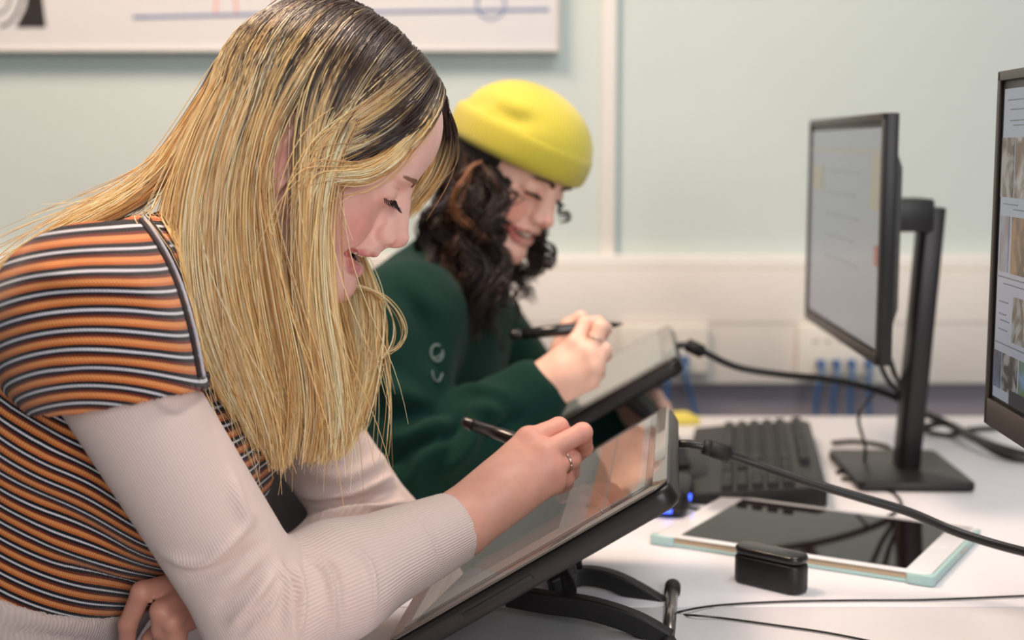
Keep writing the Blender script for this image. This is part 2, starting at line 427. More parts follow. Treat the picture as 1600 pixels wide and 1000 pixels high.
M_stand = mat('stand_black', srgb(21, 18, 18), 0.5, var=0.08, scale=70)
M_chrome = mat('stand_steel', srgb(150, 142, 138), 0.25, 0.9, var=0.05)
M_rub = mat('black_rubber', srgb(18, 16, 16), 0.6, var=0.08)
def frame_from(NT, FT, alpha, L):
    e1 = (FT - NT); W = np.linalg.norm(e1); e1 = e1 / W
    h = np.array([-e1[1], e1[0], 0]); h /= np.linalg.norm(h)
    e2 = h * math.cos(alpha) - np.array([0, 0, 1]) * math.sin(alpha)      # towards the user's edge
    n = np.cross(e2, e1); n = n if n[2] > 0 else -n
    c = (NT + FT) / 2 + e2 * L / 2
    # local x = up the slope (-e2), local y = e1, local z = n
    M = Matrix(((-e2[0], e1[0], n[0], c[0]), (-e2[1], e1[1], n[1], c[1]), (-e2[2], e1[2], n[2], c[2]), (0, 0, 0, 1)))
    return M, W
def pen_display(M, W, L, label, images, th=.023):
    o = empty('pen_display'); o.matrix_world = M; tag(o, label, 'pen display', 'pen displays propped on stands')
    MB().prism(rrect(L, W, .016, 6), -th, -.002, .006, 3).build('housing', M_shell, o)
    MB().prism(rrect(L - .002, W - .002, .015, 6), -.002, 0.0, .0008).build('front_face', M_face, o)
    g = MB().prism(rrect(L - .030, W - .034, .004, 3), -.0005, .0004).build('screen', M_glass, o)
    for x0, x1, y0, y1, m in images:
        q = MB().box((((x0 + x1)/2 - .5)*(L - .034), ((y0 + y1)/2 - .5)*(W - .040), .0006), ((x1-x0)*(L-.034), (y1-y0)*(W-.040), .0003))
        q.build('screen_image_reflection', m, g)
    sl = MB(); sl.box((-L*.12, -W/2 + .0005, -th*.55), (.07, .004, .005), .001); sl.build('side_slot', M_rub, o)
    return o
NT = P(1043, 752, 1.15); FT = P(1046, 636, 1.509); FT[2] = NT[2]
D1M, D1W = frame_from(NT, FT, math.radians(32), .282)
pen_display(D1M, D1W, .282, 'dark pen display tilted on a folding stand under the blonde woman\'s hand',
            [(0.02, 1 - .02, .02, .98, M_img_a), (.10, .62, .12, .97, M_refl_teal), (.62, .74, .05, .97, M_img_a), (.74, .95, .04, .97, M_refl_rose), (.80, .82, .04, .97, M_img_a)])  # teal and rose patches are painted reflections over the pale image
NT2 = P(1058, 556, 1.80); FT2 = P(1046, 502, 2.14); FT2[2] = NT2[2]
D2M, D2W = frame_from(NT2, FT2, math.radians(30), .255)
pen_display(D2M, D2W, .255, 'pen display with a pale page under the hand of the woman in the beanie',
            [(0.02, .98, .02, .98, M_img_p)])
# folding stand of the near display: two curved arms, steel cross bar with rubber end caps, hinge block
def d1(x, y, z): return np.array((D1M @ Vector((x, y, z)))[:])
st = empty('display_stand', (0.05, 1.36, DESK)); tag(st, 'black folding stand with curved arms and steel bar under the near pen display', 'stand')
so = np.array([0.05, 1.36, DESK])
def arm_bar(name, pts, wd, ht, m, par, org):
    p = catmull(pts, 6); V = []; F = []
    for i, q in enumerate(p):
        t = p[min(i+1, len(p)-1)] - p[max(i-1, 0)]; t /= np.linalg.norm(t)
        s = np.cross(t, [0, 0, 1]); s /= np.linalg.norm(s); u = np.cross(s, t)
        for a, b in ((-1, -1), (1, -1), (1, 1), (-1, 1)): V.append(q + s*a*wd/2 + u*b*ht/2 - org)
    for i in range(len(p) - 1):
        for j in range(4): F.append((i*4+j, i*4+(j+1) % 4, (i+1)*4+(j+1) % 4, (i+1)*4+j))
    F += [(3, 2, 1, 0), tuple(len(V) - 4 + j for j in range(4))]
    me = bpy.data.meshes.new(name); me.from_pydata([tuple(v) for v in V], [], F)
    o = link(name, me, m, par, False); bv = o.modifiers.new('edge', 'BEVEL'); bv.width = .002; bv.segments = 2; return o
arm_bar('arm', [P(860, 918, 1.40), P(905, 900, 1.41), P(960, 908, 1.40), P(1020, 940, 1.385), P(1050, 962, 1.375)], .016, .019, M_stand, st, so)
arm_bar('arm', [P(795, 930, 1.33), P(850, 940, 1.31), P(920, 950, 1.29), P(990, 972, 1.275), P(1045, 1002, 1.265)], .016, .020, M_stand, st, so)
bA, bB = P(1051, 917, 1.405), P(1043, 1012, 1.25)
tube_obj('cross_bar', [bA - so, bB - so], .0062, M_chrome, st, 16, 0)
u_ = (bB - bA) / np.linalg.norm(bB - bA)
tube_obj('end_cap', [bA - u_*.004 - so, bA - u_*.002 - so, bA + u_*.013 - so, bA + u_*.014 - so], [.0062, .0082, .0082, .0074], M_rub, st, 16, 0)
tube_obj('end_cap', [bB - u_*.014 - so, bB - u_*.013 - so, bB - so, bB + u_*.002 - so], [.0074, .0082, .0082, .0062], M_rub, st, 16, 0)
hb = MB(); hb.box((0, 0, 0), (.045, .16, .012), .003); o_ = hb.build('hinge_block', M_stand, st)
o_.matrix_world = D1M @ Matrix.Translation((.02, -.02, -.0300)); o_.matrix_parent_inverse = Matrix.Identity(4)
o_.matrix_local = Matrix.Translation((-so[0], -so[1], -so[2])) @ D1M @ Matrix.Translation((.02, -.02, -.0300))
for dy in (-.03, .05):
    q0 = d1(.0, dy, -.032); q1 = np.array([q0[0] + .01, q0[1] + .03, DESK + .008])
    arm_bar('prop_leg', [q0, (q0 + q1)/2 + np.array([.006, 0, 0]), q1], .014, .014, M_stand, st, so)
# second stand, mostly in shadow
st2 = empty('display_stand', (.21, 1.95, DESK)); tag(st2, 'black stand in shadow under the far pen display', 'stand')
s2o = np.array([.21, 1.95, DESK])
def d2(x, y, z): return np.array((D2M @ Vector((x, y, z)))[:])
MB().prism(rrect(.17, .20, .05, 8), .0, .016, .005).build('foot_plate', M_stand, st2)
for dy in (-.05, .05):
    arm_bar('arm', [d2(.03, dy, -.02), (d2(.03, dy, -.02) + s2o)/2 + np.array([.03, 0, 0]), s2o + np.array([.02, dy, .014])], .03, .014, M_stand, st2, s2o)

# ---------------------------------------------------------------- keyboard
M_key = mat('key_black', srgb(28, 25, 25), 0.5, var=0.08, scale=120)
M_kb = mat('keyboard_black', srgb(21, 19, 19), 0.45, var=0.06, scale=80)
kA = T(1092, 795); kR = T(1322, 797)
kang = math.radians(-9)
kb = empty('keyboard', (kA[0] + .106, kA[1] + .225, DESK), kang)
tag(kb, 'black full-size keyboard with raised keys lying end-on beside the tablet', 'keyboard')
KW, KL = .178, .445
bmk = MB()
prof = [(-KW/2, 0.004), (-KW/2, .012), (-KW/2 + .035, .017), (KW/2 - .012, .030), (KW/2, .026), (KW/2, .004)]
me = bpy.data.meshes.new('keyboard_body')
V = [(x, -KL/2, z) for x, z in prof] + [(x, KL/2, z) for x, z in prof]; n_ = len(prof)
me.from_pydata(V, [], [tuple(range(n_)), tuple(range(n_, 2*n_))[::-1]] + [(i, n_+i, n_+(i+1) % n_, (i+1) % n_) for i in range(n_)])
o_ = link('keyboard_body', me, M_kb, kb, False); bv = o_.modifiers.new('edge', 'BEVEL'); bv.width = .003; bv.segments = 2
for sy in (-1, 1): MB().box((KW/2 - .02, sy*(KL/2 - .03), .0025), (.02, .03, .005), .001).build('rubber_foot', M_rub, kb)
def key_mesh(wd, dp=.0155, hh=.0085):
    V = []
    for z, s in ((0, 1.0), (hh*.75, .84), (hh, .78)):
        for a, b in ((-1, -1), (1, -1), (1, 1), (-1, 1)): V.append((a*dp/2*s, b*(wd/2 - (1-s)*dp/2), z))
    F = [(8, 9, 10, 11)] + [(r*4+j, r*4+(j+1) % 4, r*4+4+(j+1) % 4, r*4+4+j) for r in (0, 1) for j in range(4)]
    me = bpy.data.meshes.new('key'); me.from_pydata(V, [], F); me.materials.append(M_key); return me
KM = {}
slope = math.atan2(.013, KW - .047)
rowx = [KW/2 - .022 - i*.0192 - (.006 if i else 0) for i in range(6)]
layouts = [[1]*4+[.2]+[1]*4+[.2]+[1]*4+[.2]+[1]*3, [1]*13+[2]+[.25]+[1]*3+[.25]+[1]*4, [1.5]+[1]*12+[1.5]+[.25]+[1]*3+[.25]+[1]*4,
           [1.75]+[1]*11+[2.25]+[3.5]+[1]*4, [2.25]+[1]*10+[2.75]+[1.25]+[1]+[1.25]+[1]*4, [1.25]*3+[6.25]+[1.25]*4+[.25]+[1]*3+[.25]+[2]+[1]*2]
for ri, lay in enumerate(layouts):
    y = KL/2 - .012; x = rowx[ri]; z = .017 + (x + KW/2 - .035) * math.tan(slope)
    for ki, u in enumerate(lay):
        wd = u * .0189
        gap = u < .6 or (ri == 3 and u == 3.5) or (ri == 4 and u in (1.25,) and ki > 11)
        if not gap:
            k = round(u, 2)
            if k not in KM: KM[k] = key_mesh(wd - .0012)
            ko = bpy.data.objects.new('key', KM[k]); COL.objects.link(ko); ko.parent = kb
            ko.location = (x, y - wd/2, z - .001); ko.rotation_euler = (0, -slope, 0)
        y -= wd

# ---------------------------------------------------------------- mouse with blue lights
M_led = mat('blue_led', srgb(20, 40, 200), .3, emit=srgb(60, 90, 255), estr=2.5)
mp = T(1040, 812)
mo = empty('mouse', (mp[0] + .008, mp[1] + .06, DESK), math.radians(78)); tag(mo, 'black computer mouse with blue lights half hidden behind the near display', 'mouse')
bmm = MB(); bmm.box((0, 0, .018), (.115, .062, .036), .016, 4); bmm.build('shell', M_kb, mo)
MB().box((.032, 0, .0345), (.018, .008, .008), .003).build('scroll_wheel', M_rub, mo)
MB().box((-.03, -.0312, .022), (.012, .003, .006), .0008).build('light_strip', M_led, mo)
MB().box((-.0575, -.006, .010), (.003, .012, .005), .0008).build('light_strip', M_led, mo)

# ---------------------------------------------------------------- tablet in a mint case
iFL, iFR, iBL, iBR = T(1003, 843), T(1440, 905), T(1145, 792), T(1548, 850)
ic = (iFL + iFR + iBL + iBR) / 4
ia = math.atan2(*((iFR - iFL) + (iBR - iBL))[[1, 0]])
IW = (np.linalg.norm(iFR - iFL) + np.linalg.norm(iBR - iBL)) / 2; IH = .222
M_case = mat('mint_case', srgb(176, 208, 206), 0.45, var=0.03)
M_ipw = mat('tablet_white', srgb(238, 238, 240), 0.15, coat=.4, var=0.005)
M_alu = mat('tablet_gold_aluminium', srgb(196, 176, 150), 0.35, 0.7, var=0.03)
M_ips = mat('tablet_screen_off', srgb(22, 12, 12), 0.04, spec=.28)
tb = empty('tablet', (ic[0], ic[1], DESK), ia); tag(tb, 'white-framed tablet with a dark screen lying flat in a mint case', 'tablet')
MB().prism(rrect(IW - .004, IH - .004, .012, 5), .0006, .0045, .001).build('case_back', M_case, tb)
MB().prism(rrect(IW - .006, IH - .006, .010, 5), .0045, .0105, .001).build('tablet_edge', M_alu, tb)
MB().prism(rrect(IW - .007, IH - .007, .010, 5), .0105, .0118, .0005).build('front_glass', M_ipw, tb)
MB().prism(rrect(IW - .062, IH - .030, .001, 1), .0117, .0121).build('screen', M_ips, tb)
for sx in (-1, 1):
    for sy in (-1, 1):
        if (sx, sy) == (1, 1): continue
        MB().prism(rrect(.030, .016, .006, 4), .001, .0116, .001).build('case_corner', M_case, tb, loc=(sx*(IW/2 - .013), sy*(IH/2 - .0065), 0))
MB().box((IW/2 - .001, 0, .006), (.005, IH - .01, .010), .0015).build('case_side', M_case, tb)
MB().box((IW/2 + .0015, .02, .007), (.001, .03, .003), .0003).build('side_button', M_alu, tb)
MB().prism([(.0055*math.cos(a*math.pi/8), .0055*math.sin(a*math.pi/8)) for a in range(16)], .0117, .0121).build('home_button', M_ipw, tb, loc=(IW/2 - .017, 0, 0))

# ---------------------------------------------------------------- earbud case
M_ear = mat('earbud_black', srgb(18, 16, 16), 0.42, var=0.06, bump=.03, bscale=900)
M_eart = mat('earbud_lid', srgb(34, 31, 31), 0.22, var=0.04)
e0, e1_ = T(1150, 912), T(1250, 936)
ec = (e0 + e1_) / 2
ea = math.atan2((e1_ - e0)[1], (e1_ - e0)[0])
eb = empty('earbud_case', (ec[0] + .006, ec[1] + .016, DESK), ea); tag(eb, 'small black earbud charging case standing in front of the tablet', 'case')
EL = np.linalg.norm(e1_ - e0) + .004
MB().prism(rrect(EL, .030, .0125, 8), .0005, .0305, .004, 3).build('case_base', M_ear, eb)
MB().prism(rrect(EL, .030, .0125, 8), .0307, .040, .004, 3).build('lid', M_eart, eb)
MB().box((0, -.0152, .013), (.005, .001, .002), .0004).build('indicator', M_blk2, eb)

# ---------------------------------------------------------------- cables on the desk
M_cab = mat('black_cable', srgb(19, 17, 17), 0.35, var=0.06)
def cable(name, pts, r, label, extra=None, res=10, m=None):
    q = [np.asarray(p_) for p_ in pts]
    o = empty(name, tuple(q[0])); tag(o, label, 'cable')
    tube_obj('lead', [x - q[0] for x in q], r, m or M_cab, o, 10, res)
    return o, q[0]
cs, c0 = cable('display_cable', [P(1046, 697, 1.43), P(1060, 694, 1.425), P(1085, 695, 1.42), P(1120, 704, 1.42), P(1180, 724, 1.42), P(1260, 752, 1.41), P(1340, 776, 1.40), P(1420, 800, 1.39), P(1500, 833, 1.37), P(1600, 862, 1.34), P(1700, 880, 1.30)], .0047,
               'thick black cable with a cylindrical clip running from the near display across the desk')
fa, fb = P(1098, 697, 1.42), P(1142, 711, 1.42)
fu = (fb - fa)
tube_obj('clip_barrel', [fa - c0, fa + fu*.04 - c0, fa + fu*.22 - c0, fa + fu*.25 - c0, fa + fu*.30 - c0, fa + fu*.92 - c0, fb - c0], [.0055, .0085, .0088, .0078, .0088, .0088, .0060], M_rub, cs, 16, 0)
cs, c0 = cable('display_cable', [P(1058, 540, 1.95), P(1075, 540, 1.95), P(1100, 550, 1.95), P(1150, 573, 1.95), P(1220, 585, 1.95), P(1290, 592, 1.96), P(1350, 604, 1.97), P(1400, 622, 1.98), P(1440, 652, 2.0)], .0048,
               'black cable looping in the air from the far display to the monitor pole')
fa, fb = P(1072, 538, 1.95), P(1100, 551, 1.95); fu = fb - fa
tube_obj('plug_sleeve', [fa - c0, fa + fu*.08 - c0, fa + fu*.9 - c0, fb - c0], [.006, .0095, .0095, .006], M_rub, cs, 14, 0)
z3 = DESK + .0018
cable('thin_wire', [P(1045, 965, 1.39), T(1062, 956, z3), T(1120, 946, z3), T(1220, 940, z3), T(1330, 938, z3), T(1450, 937, z3), T(1600, 931, z3), T(1750, 925, z3)], .0011, 'thin dark wire running straight across the desk past the earbud case')
cable('thin_wire', [P(1045, 962, 1.39), T(1075, 961, z3), T(1130, 966, z3), T(1220, 978, z3), T(1300, 990, z3), T(1400, 1010, z3)], .0011, 'thin dark wire slanting off the bottom of the picture from the stand')
cable('mouse_cable', [T(1070, 792, z3), T(1100, 796, z3), T(1160, 800, z3)], .0016, 'short thin black cable leaving the lit mouse')
cable('thin_cable', [T(1350, 812, z3), T(1385, 808, z3), T(1408, 790, z3), T(1395, 770, z3), T(1360, 758, z3), T(1350, 735, z3), P(1352, 700, 1.95), P(1342, 660, 1.95), P(1345, 640, 1.95), P(1365, 615, 1.96)], .0022, 'thin black cable curling on the desk by the keyboard and rising to the monitor')
cable('thick_cable', [P(1430, 640, 2.12), T(1465, 655, DESK+.03), T(1500, 672, DESK+.01), T(1550, 695, DESK+.006), T(1620, 715, DESK+.006), T(1720, 740, DESK+.006)], .0062, 'thick black cable on the desk to the right of the monitor pole')
cable('thick_cable', [T(1438, 668, DESK+.006), T(1480, 662, DESK+.02), T(1520, 684, DESK+.02), T(1570, 712, DESK+.008), T(1640, 720, DESK+.006)], .0055, 'second black cable crossing the thick one right of the monitor pole')
cable('thick_cable', [T(1440, 672, DESK+.004), T(1480, 680, DESK+.004), T(1510, 672, DESK+.004), T(1560, 668, DESK+.004)], .0042, 'black cable lying flat behind the monitor pole')
cable('loose_cable', [T(1300, 692, DESK+.004), T(1340, 690, DESK+.006), T(1390, 700, DESK+.004), T(1380, 722, DESK+.004), T(1320, 724, DESK+.004), T(1300, 712, DESK+.004), T(1350, 708, DESK+.008), T(1395, 712, DESK+.004)], .0036, 'black cable coiled loosely on the desk beside the keyboard')
cable('loose_cable', [T(1308, 738, DESK+.003), T(1340, 728, DESK+.004), T(1370, 738, DESK+.003), T(1345, 750, DESK+.003), T(1315, 748, DESK+.003)], .003, 'small loop of black cable in front of the monitor base')
cable('monitor_lead', [P(1372, 560, 1.95), P(1385, 590, 1.96), P(1402, 612, 1.98), P(1415, 640, 2.0), P(1420, 680, 2.02)], .0036, 'black lead dropping from the monitor back to the pole')
cable('monitor_lead', [P(1390, 560, 1.93), P(1398, 585, 1.95), P(1408, 605, 1.98), P(1412, 650, 2.0)], .0036, 'second black lead dropping behind the monitor, closer to the pole')

# ---------------------------------------------------------------- sticky notes by the far display
M_yel = mat('sticky_yellow', srgb(222, 206, 92), .7, var=.03)
q = T(1064, 664)
sn = empty('sticky_note_pad', (q[0], q[1] + .03, DESK), math.radians(12)); tag(sn, 'small yellow sticky note pad on the desk behind the near display', 'note pad')
MB().box((0, 0, .005), (.05, .07, .009), .0006).build('note_stack', M_yel, sn)
MB().box((.001, .001, .0101), (.0495, .069, .0006), .0001).build('top_note', M_yel, sn, rot=(0, 0, .03))
# ================================================================== organic shapes: smooth unions of ellipsoids and tapered capsules, meshed as one skin
def V3(*a): return np.array(a, float)
class Ell:
    def __init__(s, c, r, R=None):
        s.c = np.asarray(c, float); s.r = np.asarray(r, float) if np.ndim(r) else np.full(3, float(r)); s.R = None if R is None else np.asarray(R, float)
        s.bc = s.c; s.br = s.r.max()
    def __call__(s, p):
        q = p - s.c
        if s.R is not None: q = q @ s.R          # columns of R are the local axes
        a = q / s.r; k0 = np.sqrt((a*a).sum(1)); b = a / s.r; k1 = np.sqrt((b*b).sum(1)) + 1e-9
        return np.where(k0 < 1e-4, -s.r.min(), k0 * (k0 - 1) / k1)
class Cap:
    """tapered capsule; flat=(axis, k) squashes the distance along one direction"""
    def __init__(s, a, b, ra, rb=None, flat=None):
        s.a = np.asarray(a, float); s.b = np.asarray(b, float); s.ra = ra; s.rb = ra if rb is None else rb
        s.flat = flat; s.bc = (s.a + s.b) / 2; s.br = np.linalg.norm(s.b - s.a) / 2 + max(s.ra, s.rb) * (1.0 if flat is None else max(1, flat[1]))
    def __call__(s, p):
        ba = s.b - s.a; q = p - s.a
        t = np.clip(q @ ba / (ba @ ba + 1e-12), 0, 1)
        v = q - t[:, None] * ba
        r = s.ra + (s.rb - s.ra) * t
        if s.flat is not None:
            ax, k = np.asarray(s.flat[0], float), s.flat[1]
            ax = ax / np.linalg.norm(ax)
            v = v + (v @ ax)[:, None] * ax * (1 / k - 1)
            d = np.sqrt((v*v).sum(1)) - r
            return d * min(1.0, k)
        return np.sqrt((v*v).sum(1)) - r
class Half:
    """half space: inside where (p-c).n < 0"""
    def __init__(s, c, n_): s.c = np.asarray(c, float); s.n = np.asarray(n_, float) / np.linalg.norm(n_); s.bc = s.c; s.br = 1e3
    def __call__(s, p): return (p - s.c) @ s.n
class Sh:
    def __init__(s, base=None): s.ops = []; s.bc = None; s.br = 0; s.grow = 0.0
    def _b(s, q):
        if isinstance(q, Half): return
        if s.bc is None: s.bc, s.br = np.array(q.bc, float), q.br; return
        d = np.linalg.norm(q.bc - s.bc)
        if d + q.br <= s.br: return
        if d + s.br <= q.br: s.bc, s.br = np.array(q.bc), q.br; return
        r = (d + s.br + q.br) / 2; s.bc = s.bc + (q.bc - s.bc) * ((r - s.br) / max(d, 1e-9)); s.br = r
    def add(s, q, k=0.01): s.ops.append(('a', q, k)); s._b(q); return s
    def sub(s, q, k=0.005): s.ops.append(('s', q, k)); return s
    def cut(s, c, n_, k=0.002): s.ops.append(('i', Half(c, n_), k)); return s
    def chain(s, pts, rad, k=0.004, **kw):
        for i in range(len(pts) - 1): s.add(Cap(pts[i], pts[i+1], rad[i], rad[i+1], **kw), k)
        return s
    def __call__(s, p, margin=0.03):
        d = np.full(len(p), 0.5)
        for op, q, k in s.ops:
            if isinstance(q, Half):
                v = q(p) - s.grow*0; h = np.clip(.5 - .5*(d - v)/-k if False else .5 + .5*(d - v)/k, 0, 1)
                d = v + (d - v)*h + k*h*(1-h); continue
            dd = ((p - q.bc)**2).sum(1); m = np.nonzero(dd < (q.br + margin + k + abs(s.grow))**2)[0]
            if len(m) == 0: continue
            v = q(p[m], margin) if isinstance(q, Sh) else q(p[m])
            a = d[m]
            if op == 'a':
                h = np.clip(.5 + .5*(a - v)/k, 0, 1); d[m] = a + (v - a)*h - k*h*(1-h)
            else:
                v = -v; h = np.clip(.5 + .5*(v - a)/k, 0, 1); d[m] = a + (v - a)*h + k*h*(1-h)
        return d - s.grow
def grad(f, p, e=0.0004):
    g = np.empty_like(p)
    for i in range(3):
        o = np.zeros(3); o[i] = e; g[:, i] = f(p + o) - f(p - o)
    return g / (2*e)
def project(f, V, it=2):
    for _ in range(it):
        d = f(V); g = grad(f, V); V = V - g * np.clip(d / ((g*g).sum(1) + 1e-6), -.004, .004)[:, None]
    return V
def surfmesh(f, lo, hi, h, B=8, proj=1):
    """dense sign grid, evaluated finely only near the surface; surface nets"""
    lo = np.asarray(lo, float); hi = np.asarray(hi, float)
    nb = np.ceil((hi - lo) / (h*B)).astype(int)
    g = [lo[i] + (np.arange(nb[i]) + .5) * h * B for i in range(3)]
    C_ = np.stack(np.meshgrid(*g, indexing='ij'), -1).reshape(-1, 3)
    fc = f(C_, h*B*2.5)
    F = np.repeat(np.repeat(np.repeat(fc.reshape(nb).astype(np.float32), B, 0), B, 1), B, 2)
    near = np.nonzero(np.abs(fc) < h*B*1.25)[0]
    off = (np.stack(np.meshgrid(*[np.arange(B)]*3, indexing='ij'), -1).reshape(-1, 3) + .5) * h
    bi = np.stack(np.unravel_index(near, nb), 1)
    CH = 600
    for c in range(0, len(near), CH):
        b = bi[c:c+CH]
        pts = (lo + b[:, None, :] * h * B + off[None]).reshape(-1, 3)
        v = f(pts, .02).reshape(len(b), B, B, B).astype(np.float32)
        for j, (x, y, z) in enumerate(b): F[x*B:x*B+B, y*B:y*B+B, z*B:z*B+B] = v[j]
    S_ = F < 0
    o = lo + h/2
    c8 = [S_[dx:S_.shape[0]-1+dx, dy:S_.shape[1]-1+dy, dz:S_.shape[2]-1+dz] for dx in (0, 1) for dy in (0, 1) for dz in (0, 1)]
    al = c8[0].copy(); an = c8[0].copy()
    for q in c8[1:]: al &= q; an |= q
    act = an & ~al
    idx = np.full(act.shape, -1, np.int32); ci = np.argwhere(act); idx[act] = np.arange(len(ci))
    acc = np.zeros((len(ci), 3)); cnt = np.zeros(len(ci))
    corners = np.array([(dx, dy, dz) for dx in (0, 1) for dy in (0, 1) for dz in (0, 1)])
    vals = np.stack([F[ci[:, 0]+a, ci[:, 1]+b, ci[:, 2]+c] for a, b, c in corners], 1).astype(float)
    for i in range(8):
        for j in range(i+1, 8):
            if np.abs(corners[i] - corners[j]).sum() != 1: continue
            m = (vals[:, i] < 0) != (vals[:, j] < 0)
            t = vals[m, i] / (vals[m, i] - vals[m, j])
            acc[m] += corners[i] + t[:, None] * (corners[j] - corners[i]); cnt[m] += 1
    V = o + (ci + acc / cnt[:, None]) * h
    quads = []
    for ax in range(3):
        a, b = [i for i in range(3) if i != ax]
        s0 = [slice(None)]*3; s1 = [slice(None)]*3
        s0[ax] = slice(0, -1); s1[ax] = slice(1, None)
        for q in (a, b): s0[q] = slice(1, -1); s1[q] = slice(1, -1)
        A = S_[tuple(s0)]; Bq = S_[tuple(s1)]
        e = np.argwhere(A != Bq)
        inside = A[tuple(e.T)]
        e[:, a] += 1; e[:, b] += 1
        def cell(da, db):
            q = e.copy(); q[:, a] += da; q[:, b] += db; return idx[tuple(q.T)]
        Q = np.stack([cell(-1, -1), cell(0, -1), cell(0, 0), cell(-1, 0)], 1)
        fl = inside if ax != 1 else ~inside
        Q[~fl] = Q[~fl][:, ::-1]
        quads.append(Q)
    Q = np.vstack(quads); Q = Q[(Q >= 0).all(1)]
    if proj: V = project(f, V, proj)
    return V, Q
def refine(f, V, Q, mask_fn, it=2):
    """split the quads in a detail zone once and put the new points back on the surface"""
    me = mesh_np('tmp', V, Q); bm = bmesh.new(); bm.from_mesh(me); bpy.data.meshes.remove(me)
    bm.verts.ensure_lookup_table()
    m = mask_fn(V)
    es = [e for e in bm.edges if m[e.verts[0].index] and m[e.verts[1].index]]
    bmesh.ops.subdivide_edges(bm, edges=es, cuts=1, use_grid_fill=True)
    bmesh.ops.triangulate(bm, faces=[fc for fc in bm.faces if len(fc.verts) > 4])
    bm.verts.index_update()
    V2 = np.array([v.co[:] for v in bm.verts]); F2 = [tuple(v.index for v in fc.verts) for fc in bm.faces]
    bm.free()
    mm = mask_fn(V2); V2[mm] = project(f, V2[mm], it)
    return V2, F2
def fattr(me, name, vals):
    a = me.attributes.new(name, 'FLOAT', 'POINT'); a.data.foreach_set('value', np.asarray(vals, np.float32))
def cattr(me, name, rgb):
    a = me.attributes.new(name, 'FLOAT_COLOR', 'POINT')
    a.data.foreach_set('color', np.hstack([rgb, np.ones((len(rgb), 1))]).astype(np.float32).ravel())
def unit(v): v = np.asarray(v, float); return v / np.linalg.norm(v)
def gauss(p, c, r): return np.exp(-(((p - np.asarray(c)) / np.asarray(r))**2).sum(1))
def from_frame(M, p): return np.asarray(p, float) @ M[:3, :3].T + M[:3, 3]
def to_frame(M, p): return (np.asarray(p, float) - M[:3, 3]) @ np.linalg.inv(M[:3, :3]).T
def head_frame(origin, fwd, up, scale):
    f = unit(fwd); u = np.asarray(up, float); u = unit(u - f*(u @ f)); l = np.cross(u, f)
    M = np.eye(4); M[:3, 0] = f*scale; M[:3, 1] = l*scale; M[:3, 2] = u*scale; M[:3, 3] = origin; return M

class LocalSh(Sh):
    """a shape written in a local frame (head, hand)"""
    def __init__(s, inner, M):
        super().__init__(); s.inner = inner; s.M = M; s.sc = np.linalg.norm(M[:3, 0]); s.Mi = np.linalg.inv(M[:3, :3])
        s.bc = from_frame(M, inner.bc[None])[0]; s.br = inner.br * s.sc
    def __call__(s, p, margin=0.03):
        return s.inner((p - s.M[:3, 3]) @ s.Mi.T, margin/s.sc) * s.sc

